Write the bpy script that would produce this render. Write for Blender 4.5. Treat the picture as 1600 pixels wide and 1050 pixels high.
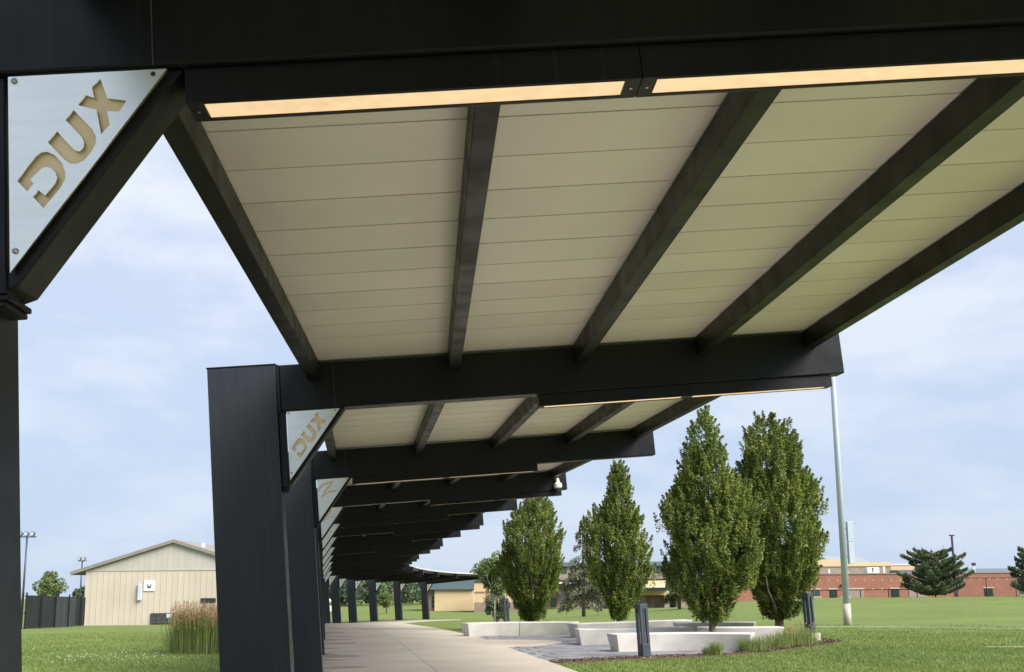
import bpy, bmesh, math, random
import numpy as np
from mathutils import Matrix, Vector, Euler
R = math.radians
scene = bpy.context.scene
for o in list(bpy.data.objects): bpy.data.objects.remove(o)
col = scene.collection

# ------------------------------------------------------------------ camera
EYE = 1.55
pitch, roll = math.atan(269.9/1600), 0.0085
Fv = Vector((0, math.cos(pitch), math.sin(pitch)))
U0 = Vector((0, -math.sin(pitch), math.cos(pitch))); R0 = Vector((1, 0, 0))
Rv = math.cos(roll)*R0 - math.sin(roll)*U0
Uv = math.sin(roll)*R0 + math.cos(roll)*U0
cd = bpy.data.cameras.new('camera'); cam = bpy.data.objects.new('camera', cd); col.objects.link(cam)
cam.matrix_world = Matrix(((Rv.x, Uv.x, -Fv.x, 0), (Rv.y, Uv.y, -Fv.y, 0), (Rv.z, Uv.z, -Fv.z, EYE), (0, 0, 0, 1)))
cd.sensor_width = 36; cd.lens = 36.0; cd.shift_y = 115/1600; cd.clip_start = .05; cd.clip_end = 6000
scene.camera = cam

# ------------------------------------------------------------------ sky and sun
SUN_EL, SUN_AZ = 42, 125          # azimuth clockwise from +Y (the way the camera looks)
w = bpy.data.worlds.new('World'); scene.world = w; w.use_nodes = True
nt = w.node_tree; nt.nodes.clear(); N = nt.nodes.new; Lk = nt.links.new
out = N('ShaderNodeOutputWorld'); bg = N('ShaderNodeBackground'); bg.inputs[1].default_value = 0.0465
sky = N('ShaderNodeTexSky'); sky.sky_type = 'NISHITA'; sky.sun_disc = False
sky.sun_elevation = R(SUN_EL); sky.sun_rotation = R(SUN_AZ); sky.dust_density = 1.5; sky.air_density = 1.0; sky.ozone_density = 1.5
tc = N('ShaderNodeTexCoord'); mp = N('ShaderNodeMapping'); mp.inputs['Scale'].default_value = (1, 1, 2.6)
n1 = N('ShaderNodeTexNoise'); n1.inputs['Scale'].default_value = 5.0; n1.inputs['Detail'].default_value = 7; n1.inputs['Roughness'].default_value = .55
Lk(tc.outputs['Generated'], mp.inputs[0]); Lk(mp.outputs[0], n1.inputs['Vector'])
def ramp(c0, c1, p0=.34, p1=.66):
    r_ = N('ShaderNodeValToRGB'); e_ = r_.color_ramp.elements; e_[0].position = p0; e_[1].position = p1; e_[0].color = (*c0, 1); e_[1].color = (*c1, 1); return r_
cr = ramp((4.7, 5.35, 6.75), (6.3, 6.6, 7.3), .42, .61); Lk(n1.outputs['Fac'], cr.inputs[0])        # soft cloud sheet higher up
cl = ramp((3.95, 4.85, 6.3), (4.75, 5.45, 6.65), .42, .61); Lk(n1.outputs['Fac'], cl.inputs[0])        # bluer hazy air low down
sx = N('ShaderNodeSeparateXYZ'); Lk(tc.outputs['Generated'], sx.inputs[0])
er = N('ShaderNodeMapRange'); er.interpolation_type = 'SMOOTHSTEP'; er.inputs[1].default_value = .02; er.inputs[2].default_value = .38; Lk(sx.outputs['Z'], er.inputs[0])
cm = N('ShaderNodeMix'); cm.data_type = 'RGBA'; Lk(er.outputs[0], cm.inputs[0]); Lk(cl.outputs[0], cm.inputs[6]); Lk(cr.outputs[0], cm.inputs[7])
mx = N('ShaderNodeMix'); mx.data_type = 'RGBA'; mx.inputs[0].default_value = .9
Lk(sky.outputs[0], mx.inputs[6]); Lk(cm.outputs[2], mx.inputs[7])
Lk(mx.outputs[2], bg.inputs[0]); Lk(bg.outputs[0], out.inputs[0])
sd = bpy.data.lights.new('sun', 'SUN'); sun = bpy.data.objects.new('sun', sd); col.objects.link(sun)
sd.energy = 2.5; sd.angle = R(38); sd.color = (1, .95, .88)
az = R(SUN_AZ); el = R(SUN_EL)
sdir = Vector((math.sin(az)*math.cos(el), math.cos(az)*math.cos(el), math.sin(el)))
sun.rotation_euler = sdir.to_track_quat('Z', 'Y').to_euler(); sun.location = (0, 0, 40)
vs = scene.view_settings; vs.view_transform = 'Standard'; vs.look = 'None'; vs.exposure = 1.65; vs.gamma = 1
scene.render.engine = 'CYCLES'
scene.cycles.max_bounces = 8; scene.cycles.diffuse_bounces = 5

# ------------------------------------------------------------------ materials
def new_mat(name):
    m = bpy.data.materials.new(name); m.use_nodes = True
    return m, m.node_tree.nodes, m.node_tree.links, m.node_tree.nodes['Principled BSDF']
def mat(name, c1, c2=None, scale=4., rough=.6, bump=0., stretch=(1, 1, 1), rnd=0., detail=6, metal=0., lo=.35, hi=.65, island=0., spec=.5, coords='Object', bscale=None, bdist=.01):
    m, n, l, b = new_mat(name)
    b.inputs['Roughness'].default_value = rough; b.inputs['Metallic'].default_value = metal
    b.inputs['Specular IOR Level'].default_value = spec
    c2 = c2 or tuple(x*.8 for x in c1)
    t = n.new('ShaderNodeTexCoord'); g = n.new('ShaderNodeNewGeometry')
    mpn = n.new('ShaderNodeMapping'); mpn.inputs['Scale'].default_value = stretch
    l.new(g.outputs['Position'] if coords == 'World' else t.outputs[coords], mpn.inputs[0])
    no = n.new('ShaderNodeTexNoise'); no.inputs['Scale'].default_value = scale; no.inputs['Detail'].default_value = detail
    l.new(mpn.outputs[0], no.inputs['Vector'])
    r = n.new('ShaderNodeValToRGB'); r.color_ramp.elements[0].position = lo; r.color_ramp.elements[1].position = hi
    r.color_ramp.elements[0].color = (*c2, 1); r.color_ramp.elements[1].color = (*c1, 1)
    l.new(no.outputs['Fac'], r.inputs[0]); last = r.outputs[0]
    if rnd or island:
        hs = n.new('ShaderNodeHueSaturation'); mr = n.new('ShaderNodeMapRange')
        a = rnd or island
        mr.inputs[3].default_value = 1-a; mr.inputs[4].default_value = 1+a
        if rnd:
            oi = n.new('ShaderNodeObjectInfo'); l.new(oi.outputs['Random'], mr.inputs[0])
        else:
            l.new(g.outputs['Random Per Island'], mr.inputs[0])
        l.new(mr.outputs[0], hs.inputs['Value']); l.new(last, hs.inputs['Color']); last = hs.outputs[0]
    l.new(last, b.inputs['Base Color'])
    if bump:
        no2 = n.new('ShaderNodeTexNoise'); no2.inputs['Scale'].default_value = bscale or scale*4; no2.inputs['Detail'].default_value = 5
        l.new(mpn.outputs[0], no2.inputs['Vector'])
        bp = n.new('ShaderNodeBump'); bp.inputs['Strength'].default_value = bump; bp.inputs['Distance'].default_value = bdist
        l.new(no2.outputs['Fac'], bp.inputs['Height']); l.new(bp.outputs[0], b.inputs['Normal'])
    return m
def leaf_mat(name, c1, c2, trans=.35, island=.38, scale=1.2):
    m = mat(name, c1, c2, scale=scale, rough=.55, island=island, detail=3, spec=.35)
    n, l = m.node_tree.nodes, m.node_tree.links
    b = n['Principled BSDF']; src = b.inputs['Base Color'].links[0].from_socket
    t = n.new('ShaderNodeBsdfTranslucent'); l.new(src, t.inputs[0])
    x = n.new('ShaderNodeMixShader'); x.inputs[0].default_value = trans
    l.new(b.outputs[0], x.inputs[1]); l.new(t.outputs[0], x.inputs[2]); l.new(x.outputs[0], n['Material Output'].inputs[0])
    return m
M = {}
def steel(name, c1, c2):
    # black coated steel: faint vertical run marks and dust on a satin coat
    m = mat(name, c1, c2, scale=2.2, rough=.42, stretch=(9, 9, .7), detail=5, lo=.3, hi=.75, spec=.29)
    n, l = m.node_tree.nodes, m.node_tree.links; b = n['Principled BSDF']
    t = n.new('ShaderNodeTexCoord'); no = n.new('ShaderNodeTexNoise'); no.inputs['Scale'].default_value = 3.5; no.inputs['Detail'].default_value = 8
    # pale run marks where rain has washed dust down the coat
    ms_ = n.new('ShaderNodeMapping'); ms_.inputs['Scale'].default_value = (17, 17, .35); l.new(t.outputs['Object'], ms_.inputs[0])
    ns_ = n.new('ShaderNodeTexNoise'); ns_.inputs['Scale'].default_value = 1.3; ns_.inputs['Detail'].default_value = 4; l.new(ms_.outputs[0], ns_.inputs['Vector'])
    rs_ = n.new('ShaderNodeMapRange'); rs_.inputs[1].default_value = .60; rs_.inputs[2].default_value = .78; rs_.inputs[3].default_value = 0; rs_.inputs[4].default_value = .22; l.new(ns_.outputs['Fac'], rs_.inputs[0])
    xs_ = n.new('ShaderNodeMix'); xs_.data_type = 'RGBA'; l.new(rs_.outputs[0], xs_.inputs[0]); l.new(b.inputs['Base Color'].links[0].from_socket, xs_.inputs[6]); xs_.inputs[7].default_value = (.055, .058, .066, 1)
    l.new(xs_.outputs[2], b.inputs['Base Color'])
    l.new(t.outputs['Object'], no.inputs['Vector']); mr = n.new('ShaderNodeMapRange')
    mr.inputs[1].default_value = .3; mr.inputs[2].default_value = .7; mr.inputs[3].default_value = .33; mr.inputs[4].default_value = .55
    l.new(no.outputs['Fac'], mr.inputs[0]); l.new(mr.outputs[0], b.inputs['Roughness'])
    return m
M['steel'] = steel('black_coated_steel', (.0062, .0074, .0098), (.0038, .0045, .006))
M['column'] = steel('sky_sheen_black_steel', (.019, .0215, .027), (.013, .015, .019)); M['column'].node_tree.nodes['Principled BSDF'].inputs['Specular IOR Level'].default_value = .5  # paler copy of the black steel: sky sheen put into the base colour
M['rafter'] = steel('weathered_black_steel', (.010, .010, .0095), (.0045, .0048, .005))
M['board'] = mat('cream_metal_soffit', (.84, .785, .735), (.77, .715, .665), scale=1.1, rough=.42, rnd=.04, lo=.3, hi=.7)
M['deck'] = mat('pale_roof_metal', (.62, .61, .58), (.5, .49, .47), rough=.5)
M['plate'] = mat('brushed_pale_plate', (.86, .89, .86), (.80, .83, .80), scale=3, rough=.30, stretch=(1, 1, 8), metal=.7)
M['gold'] = mat('gold_backing', (.88, .69, .41), (.80, .62, .36), scale=5, rough=.45, metal=.3)
M['bolt'] = mat('stainless_bolt', (.5, .5, .5), metal=.9, rough=.35)
M['dark'] = mat('dark_plastic', (.02, .02, .022), rough=.5)
def emis(name, c, s):
    m, n, l, b = new_mat(name); b.inputs['Base Color'].default_value = (.35, .30, .24, 1); b.inputs['Roughness'].default_value = .5
    t = n.new('ShaderNodeTexCoord'); no = n.new('ShaderNodeTexNoise'); no.inputs['Scale'].default_value = 14; no.inputs['Detail'].default_value = 4
    l.new(t.outputs['Object'], no.inputs['Vector']); r = n.new('ShaderNodeValToRGB'); r.color_ramp.elements[0].position = .25; r.color_ramp.elements[1].position = .6
    r.color_ramp.elements[0].color = (*[x*.82 for x in c], 1); r.color_ramp.elements[1].color = (*c, 1)
    l.new(no.outputs['Fac'], r.inputs[0]); l.new(r.outputs[0], b.inputs['Emission Color']); b.inputs['Emission Strength'].default_value = s
    return m
M['lens'] = emis('warm_lamp_lens', (1, .69, .38), .29)
M['white'] = mat('white_plastic', (.74, .73, .70), (.66, .65, .62), rough=.4)
M['glass'] = mat('dark_glass', (.02, .03, .035), rough=.08, spec=.8)
M['green_glass'] = mat('green_tinted_glass', (.045, .085, .075), (.03, .06, .055), rough=.12, scale=.8)
M['concrete'] = mat('tan_concrete', (.42, .37, .30), (.36, .315, .25), scale=.55, rough=.85, rnd=.05, bump=.15, coords='World', bscale=30, detail=10)
M['precast'] = mat('white_precast_concrete', (.60, .58, .545), (.47, .45, .42), scale=1.6, rough=.8, bump=.12, detail=10, bscale=25, lo=.3, hi=.6)
M['paver'] = mat('slate_grey_paver', (.22, .22, .235), (.15, .15, .165), scale=2.5, rough=.75, rnd=.13, bump=.25, bscale=18, coords='World')
M['mulch'] = mat('brown_mulch', (.13, .075, .05), (.06, .035, .025), scale=14, rough=.95, bump=.6, coords='World', island=.3)
M['boll'] = mat('slate_powder_coat', (.045, .055, .075), (.035, .043, .06), scale=6, rough=.42)
M['foot'] = mat('rough_footing_concrete', (.5, .46, .38), (.36, .33, .27), scale=9, rough=.9, bump=.3)
M['galv'] = mat('galvanised_steel', (.50, .56, .64), (.43, .49, .57), scale=3, rough=.55, stretch=(1, 1, .15))
M['bark'] = mat('grey_bark', (.22, .18, .13), (.12, .10, .075), scale=9, rough=.9, bump=.6, stretch=(1, 1, .3))
M['palebark'] = mat('pale_bark', (.5, .47, .42), (.36, .33, .3), scale=9, rough=.9)
M['leaf'] = leaf_mat('hornbeam_leaf', (.255, .30, .068), (.125, .18, .04), scale=1.6)
M['leaf_pale'] = leaf_mat('pale_broad_leaf', (.21, .27, .10), (.12, .17, .06))
M['needle'] = leaf_mat('pine_needle', (.19, .23, .13), (.11, .14, .075), trans=.15)
M['needle_dry'] = leaf_mat('spruce_needle', (.22, .235, .135), (.13, .145, .08), trans=.15)
M['wood'] = leaf_mat('far_wood_leaf', (.12, .165, .09), (.075, .11, .065), trans=.2, island=.25, scale=.08)
M['reed'] = leaf_mat('reed_blade', (.28, .33, .11), (.15, .205, .06), trans=.3)
M['seed'] = leaf_mat('reed_seed_head', (.56, .35, .2), (.42, .28, .16), trans=.3)
M['siding'] = mat('tan_metal_siding', (.50, .445, .365), (.47, .415, .34), scale=.6, rough=.55, rnd=.03)
M['siding2'] = mat('stone_grey_siding', (.44, .415, .37), (.41, .385, .34), scale=.6, rough=.55, rnd=.03)
M['trim'] = mat('taupe_roof_trim', (.25, .225, .205), (.21, .19, .17), rough=.55)
M['slat'] = mat('black_fence_slat', (.009, .010, .012), (.006, .007, .008), scale=1, rough=.6, rnd=.2)
M['slatg'] = mat('grey_fence_slat', (.032, .036, .042), (.025, .028, .033), scale=1, rough=.6, rnd=.15)
M['tan'] = mat('tan_stucco', (.62, .47, .28), (.55, .42, .25), scale=.25, rough=.85, detail=8)
M['tan2'] = mat('deep_tan_stucco', (.58, .42, .26), (.53, .38, .23), scale=.3, rough=.85)
M['brown'] = mat('brown_split_block', (.27, .205, .165), (.21, .16, .13), scale=1.2, rough=.9, detail=10)
M['brown2'] = mat('grey_brown_block', (.30, .25, .20), (.26, .215, .17), scale=1.0, rough=.9, detail=10)
M['green_roof'] = mat('dark_green_roof_metal', (.032, .068, .066), (.026, .055, .054), rough=.45)
M['blue_roof'] = mat('blue_grey_roof_metal', (.12, .15, .18), (.10, .125, .15), rough=.5)
M['grey_roof'] = mat('pale_grey_metal_roof', (.27, .32, .33), (.23, .28, .29), rough=.45)
M['rolldoor'] = mat('mauve_roll_door', (.30, .22, .20), (.26, .19, .17), rough=.6)
M['cast'] = mat('cream_cast_stone', (.58, .46, .34), rough=.8)
M['block'] = mat('charcoal_split_block', (.07, .07, .08), (.03, .03, .035), scale=6, rough=.9)
M['purple'] = mat('purple_paint', (.06, .035, .15), rough=.5)
def brick_mat():
    m, n, l, b = new_mat('red_brick'); b.inputs['Roughness'].default_value = .85
    t = n.new('ShaderNodeTexCoord'); mp_ = n.new('ShaderNodeMapping'); mp_.inputs['Rotation'].default_value = (R(90), 0, 0)
    l.new(t.outputs['Object'], mp_.inputs[0]); br = n.new('ShaderNodeTexBrick')
    br.inputs['Color1'].default_value = (.31, .112, .072, 1); br.inputs['Color2'].default_value = (.245, .08, .052, 1); br.inputs['Mortar'].default_value = (.33, .24, .19, 1)
    br.inputs['Scale'].default_value = 1; br.inputs['Brick Width'].default_value = .4; br.inputs['Row Height'].default_value = .16; br.inputs['Mortar Size'].default_value = .012
    l.new(mp_.outputs[0], br.inputs['Vector'])
    no = n.new('ShaderNodeTexNoise'); no.inputs['Scale'].default_value = .5; no.inputs['Detail'].default_value = 8; l.new(t.outputs['Object'], no.inputs['Vector'])
    hs = n.new('ShaderNodeHueSaturation'); mr = n.new('ShaderNodeMapRange'); mr.inputs[3].default_value = .8; mr.inputs[4].default_value = 1.2
    l.new(no.outputs['Fac'], mr.inputs[0]); l.new(mr.outputs[0], hs.inputs['Value']); l.new(br.outputs[0], hs.inputs['Color']); l.new(hs.outputs[0], b.inputs['Base Color'])
    return m
M['brick'] = brick_mat()
def slab_mat():
    m = mat('tan_concrete_slab', (.43, .39, .325), (.375, .335, .275), scale=.55, rough=.85, rnd=.05, bump=.15, coords='World', bscale=30, detail=10)
    n, l = m.node_tree.nodes, m.node_tree.links; b = n['Principled BSDF']; src = b.inputs['Base Color'].links[0].from_socket
    uv = n.new('ShaderNodeUVMap'); uv.uv_map = 'along'; sx_ = n.new('ShaderNodeSeparateXYZ'); l.new(uv.outputs[0], sx_.inputs[0])
    no = n.new('ShaderNodeTexNoise'); no.noise_dimensions = '1D'; no.inputs['Scale'].default_value = .62; no.inputs['Detail'].default_value = 3; l.new(sx_.outputs[1], no.inputs['W'])
    ed = n.new('ShaderNodeMapRange'); ed.inputs[1].default_value = .42; ed.inputs[2].default_value = .62; ed.inputs[3].default_value = -.7; ed.inputs[4].default_value = .55; l.new(no.outputs['Fac'], ed.inputs[0])
    sb = n.new('ShaderNodeMath'); sb.operation = 'SUBTRACT'; l.new(ed.outputs[0], sb.inputs[0]); l.new(sx_.outputs[0], sb.inputs[1])
    mr = n.new('ShaderNodeMapRange'); mr.inputs[1].default_value = 0; mr.inputs[2].default_value = .12; mr.inputs[3].default_value = 0; mr.inputs[4].default_value = .75; l.new(sb.outputs[0], mr.inputs[0])
    x = n.new('ShaderNodeMix'); x.data_type = 'RGBA'; x.blend_type = 'MULTIPLY'; l.new(mr.outputs[0], x.inputs[0]); l.new(src, x.inputs[6]); x.inputs[7].default_value = (.62, .52, .42, 1)
    l.new(x.outputs[2], b.inputs['Base Color']); return m
M['slab'] = slab_mat()
def lawn_mat():
    m, n, l, b = new_mat('mown_lawn'); b.inputs['Roughness'].default_value = .9; b.inputs['Specular IOR Level'].default_value = .15
    g = n.new('ShaderNodeNewGeometry')
    def noise(s, d, st=(1, 1, 1)):
        mp_ = n.new('ShaderNodeMapping'); mp_.inputs['Scale'].default_value = st; l.new(g.outputs['Position'], mp_.inputs[0])
        x = n.new('ShaderNodeTexNoise'); x.inputs['Scale'].default_value = s; x.inputs['Detail'].default_value = d; l.new(mp_.outputs[0], x.inputs['Vector']); return x.outputs['Fac']
    r1 = n.new('ShaderNodeValToRGB'); e = r1.color_ramp.elements; e[0].position = .3; e[1].position = .7
    e[0].color = (.108, .155, .036, 1); e[1].color = (.168, .215, .057, 1); l.new(noise(.16, 6, (1, 1.8, 1)), r1.inputs[0])
    r2 = n.new('ShaderNodeValToRGB'); e = r2.color_ramp.elements; e[0].position = .3; e[1].position = .72
    e[0].color = (.075, .112, .028, 1); e[1].color = (.185, .21, .075, 1); l.new(noise(3.5, 8), r2.inputs[0])
    x = n.new('ShaderNodeMix'); x.data_type = 'RGBA'; x.inputs[0].default_value = .45; l.new(r1.outputs[0], x.inputs[6]); l.new(r2.outputs[0], x.inputs[7])
    l.new(x.outputs[2], b.inputs['Base Color'])
    bp = n.new('ShaderNodeBump'); bp.inputs['Strength'].default_value = .9; bp.inputs['Distance'].default_value = .05
    l.new(noise(16, 6), bp.inputs['Height']); l.new(bp.outputs[0], b.inputs['Normal'])
    return m
M['lawn'] = lawn_mat()
M['blade'] = leaf_mat('lawn_blade', (.205, .275, .072), (.14, .20, .048), trans=.35, island=.25, scale=.35)
M['clover'] = mat('white_clover', (.75, .73, .66), rough=.8)

# ------------------------------------------------------------------ helpers
ORG = {}
def tag(o, label=None, cat=None, group=None, kind=None):
    if label: o['label'] = label
    if cat: o['category'] = cat
    if group: o['group'] = group
    if kind: o['kind'] = kind
    return o
def empty(name, loc, label=None, cat=None, group=None):
    o = bpy.data.objects.new(name, None); col.objects.link(o); o.location = loc; o.empty_display_size = .2
    ORG[o] = Vector(loc); tag(o, label, cat, group); return o
def link(name, me, parent=None, mt=None, mtx=None):
    if mt is not None and len(me.materials) == 0: me.materials.append(mt)
    o = bpy.data.objects.new(name, me); col.objects.link(o)
    if parent: o.parent = parent
    if mtx is not None:
        if parent: o.matrix_parent_inverse = Matrix.Translation(-ORG[parent])
        o.matrix_basis = mtx
    return o
class MB:
    def __init__(s): s.v = []; s.f = []
    def add(s, vs, fs):
        k = len(s.v); s.v += [tuple(v) for v in vs]; s.f += [tuple(k+i for i in f) for f in fs]; return s
    def hexa(s, p):      # 8 points: bottom loop then top loop
        return s.add(p, [(3, 2, 1, 0), (4, 5, 6, 7), (0, 1, 5, 4), (1, 2, 6, 5), (2, 3, 7, 6), (3, 0, 4, 7)])
    def box(s, x0, x1, y0, y1, z0, z1):
        return s.hexa([(x0, y0, z0), (x1, y0, z0), (x1, y1, z0), (x0, y1, z0), (x0, y0, z1), (x1, y0, z1), (x1, y1, z1), (x0, y1, z1)])
    def prism(s, poly, d0, d1, f):   # 2D poly extruded, f(u,v,d)->xyz
        n = len(poly); s.add([f(u, v, d0) for u, v in poly]+[f(u, v, d1) for u, v in poly],
            [tuple(range(n))[::-1], tuple(range(n, 2*n))]+[(i, (i+1) % n, n+(i+1) % n, n+i) for i in range(n)]); return s
    def tube(s, pts, rad, n=8, cap=True):
        pts = [Vector(p) for p in pts]; k = len(s.v); rings = []
        for i, p in enumerate(pts):
            d = (pts[min(i+1, len(pts)-1)]-pts[max(i-1, 0)]).normalized()
            a = d.cross(Vector((0, 1, 0)) if abs(d.y) < .9 else Vector((1, 0, 0))).normalized(); b = d.cross(a)
            rings.append([p+(a*math.cos(t)+b*math.sin(t))*rad[i] for t in [2*math.pi*j/n for j in range(n)]])
        vs = [v for r in rings for v in r]; fs = []
        for i in range(len(pts)-1):
            for j in range(n): fs.append((i*n+j, i*n+(j+1) % n, (i+1)*n+(j+1) % n, (i+1)*n+j))
        if cap: fs += [tuple(range(n))[::-1], tuple(range((len(pts)-1)*n, len(pts)*n))]
        return s.add(vs, fs)
    def lathe(s, c, prof, n=16, ax='z'):
        vs = []; fs = []
        for r, z in prof:
            for j in range(n):
                t = 2*math.pi*j/n; vs.append((c[0]+r*math.cos(t), c[1]+r*math.sin(t), c[2]+z) if ax == 'z' else (c[0]+r*math.cos(t), c[1]+z, c[2]+r*math.sin(t)))
        for i in range(len(prof)-1):
            for j in range(n): fs.append((i*n+j, i*n+(j+1) % n, (i+1)*n+(j+1) % n, (i+1)*n+j))
        fs += [tuple(range(n))[::-1], tuple(range((len(prof)-1)*n, len(prof)*n))]
        return s.add(vs, fs)
    def mesh(s, name, org=(0, 0, 0)):
        o = Vector(org); me = bpy.data.meshes.new(name); me.from_pydata([Vector(v)-o for v in s.v], [], s.f)
        bm = bmesh.new(); bm.from_mesh(me); bmesh.ops.recalc_face_normals(bm, faces=bm.faces); bm.to_mesh(me); bm.free(); return me
    def build(s, name, mt, parent=None, org=None, smooth=False, bevel=0):
        o0 = Vector(org) if org is not None else (ORG[parent] if parent else Vector((0, 0, 0)))
        me = s.mesh(name, o0); o = link(name, me, parent, mt)
        ORG[o] = o0
        if not parent: o.location = o0
        if smooth:
            for p in me.polygons: p.use_smooth = True
        if bevel:
            b = o.modifiers.new('bevel', 'BEVEL'); b.width = bevel; b.segments = 2; b.limit_method = 'ANGLE'
        return o
def np_mesh(name, V, F):
    F = np.asarray(F, np.int32); me = bpy.data.meshes.new(name); k = F.shape[1]
    me.vertices.add(len(V)); me.vertices.foreach_set('co', np.asarray(V, np.float32).ravel())
    me.loops.add(F.size); me.loops.foreach_set('vertex_index', F.ravel())
    me.polygons.add(len(F)); me.polygons.foreach_set('loop_start', np.arange(0, F.size, k, dtype=np.int32))
    me.update(calc_edges=True); return me
def np_obj(name, V, F, mt, parent=None, org=(0, 0, 0)):
    o0 = ORG[parent] if parent else Vector(org)
    o = link(name, np_mesh(name, np.asarray(V)-np.array(o0), F), parent, mt); ORG[o] = o0
    if not parent: o.location = o0
    return o
def leaf_quads(pos, dirs, L, W, rng, fold=.25):
    n = len(pos); d = dirs/np.linalg.norm(dirs, axis=1, keepdims=True)
    r = rng.normal(size=(n, 3)); a = np.cross(d, r); a /= np.linalg.norm(a, axis=1, keepdims=True)+1e-9
    nn = np.cross(a, d); L = np.broadcast_to(L, n)[:, None]; W = np.broadcast_to(W, n)[:, None]
    b = pos-d*L*.5; t = pos+d*L*.5; m = pos+nn*W*fold
    V = np.stack([b, m+a*W*.5, t, m-a*W*.5], 1).reshape(-1, 3)
    return V, np.arange(4*n).reshape(n, 4)

# ------------------------------------------------------------------ terrain
GY = [-60, 33, 40, 47, 53.5, 60, 67, 74, 81, 88, 95, 101, 107, 114, 150, 260, 700, 3000]
GZ = [-.2, -.2, -.31, -.46, -.64, -.81, -.98, -1.25, -1.55, -1.8, -2.0, -2.13, -2.25, -2.4, -2.7, -3.4, -14, -34]
RY = [-60, 42, 50, 58, 66, 74, 90, 110, 150, 260, 700, 3000]
RZ = [-.2, -.2, -.12, .05, .2, .25, .0, -.7, -2.5, -3.4, -14, -34]
def h(X, Y):
    X = np.asarray(X, float); Y = np.asarray(Y, float)
    t = np.clip((X/np.maximum(Y, 10.)+.05)/.35, 0, 1); k = t*t*(3-2*t)
    return np.interp(Y, GY, GZ)*(1-k)+np.interp(Y, RY, RZ)*k
def hz(x, y): return float(h(x, y))
gx = np.concatenate([-np.geomspace(1500, 72, 22), np.arange(-70, 70.1, 1.25), np.geomspace(72, 1500, 22)])
gy = np.concatenate([np.arange(-60, 130, 1.25), np.geomspace(131, 3000, 40)])
GX, GYY = np.meshgrid(gx, gy); V = np.stack([GX, GYY, h(GX, GYY)], -1).reshape(-1, 3)
nx, ny = len(gx), len(gy); ii = (np.arange(ny-1)[:, None]*nx+np.arange(nx-1)[None]).ravel()
lawn = np_obj('lawn', V, np.stack([ii, ii+1, ii+1+nx, ii+nx], 1), M['lawn']); tag(lawn, kind='structure')
for p in lawn.data.polygons: p.use_smooth = True

# ------------------------------------------------------------------ the walkway's frames
AL = R(4.6); PW, PP, BL = .582, .763, 5.79
fr = {-1: (-.95, -11.4, 3.45, 0), 0: (-1.0, -3.95, 3.45, 1), 1: (-1.255, 3.52, 3.447, 3.5), 2: (-1.867, 11.002, 3.45, 6.5), 3: (-2.963, 18.531, 3.465, 8.9),
      4: (-4.251, 25.756, 3.469, 10.), 5: (-5.52, 32.876, 3.457, 10.3), 6: (-6.844, 40.039, 3.348, 10.3), 7: (-8.11, 47.081, 3.202, 10.3),
      8: (-9.42, 54.147, 3.017, 10.2), 9: (-10.665, 61.215, 2.843, 10.2), 10: (-11.98, 68.32, 2.671, 10.)}
for i, (cx, cy, z, ph) in zip(range(11, 18), [(-14.2, 75.3, 2.46, 8.5), (-15.1, 82.2, 2.2, 5), (-15.4, 89, 2.0, 0), (-15.05, 95.7, 1.82, -6), (-14.0, 102.2, 1.66, -12), (-12.25, 108.5, 1.52, -18), (-9.95, 114.5, 1.45, -23)]):
    fr[i] = (cx+1.05*math.cos(R(ph)), cy+1.05*math.sin(R(ph)), z, ph)
IDS = sorted(fr)
def fmat(i):
    x, y, z, ph = fr[i]; ph = R(ph); S = Vector((math.cos(ph), math.sin(ph), 0)); T = Vector((-math.sin(ph), math.cos(ph), 0)); K = Vector((0, 0, 1))
    a = math.cos(AL)*S+math.sin(AL)*K; b = -math.sin(AL)*S+math.cos(AL)*K
    return Matrix(((a.x, T.x, b.x, x), (a.y, T.y, b.y, y), (a.z, T.z, b.z, z), (0, 0, 0, 1)))
FM = {i: fmat(i) for i in IDS}
def fp(i, s, t, k): return FM[i] @ Vector((s, t, k))
c2 = fp(2, -1.0, .15, -3.65)
WALK = empty('covered_walkway', (c2.x, c2.y, hz(c2.x, c2.y)), 'long black steel walkway canopy with cream boarded underside curving over the concrete path', 'canopy')
BT, BH = .22, .51
beam_me = MB().box(-.64, BL, 0, BT, 0, BH).mesh('beam'); post_me = MB().box(-.672, -.60, .02, .14, -.827, -.004).mesh('post')
cover_me = MB().box(-.674, -.640, -.012, BT+.03, -.01, BH+.004).mesh('joint_cover')
hd = Vector((PW, PP)).normalized(); nd = Vector((hd.y, -hd.x))
p0 = Vector((-PW, -PP))-hd*.05-nd*.03
bw = .065
q = [p0, p0+nd*bw*.45-hd*.02, (p0+nd*bw)+hd*.03, Vector((.042, -.003)), Vector((-.038, -.003))]
brace_me = MB().prism([(v.x, v.y) for v in q], .031, .215, lambda u, v, d: (u, d, v)).mesh('brace')
brk_me = MB().box(-.672, -.592, .025, .225, -.850, -.828).box(-.672, -.605, .03, .22, -.872, -.851).mesh('bracket')
weld_me = MB().box(-.062, -.057, -.0035, -.0005, .004, BH-.004).mesh('weld_seam')
M['weld'] = mat('pale_weld_line', (.10, .10, .105), (.03, .03, .034), scale=6, rough=.5, stretch=(1, 1, .4))
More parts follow.
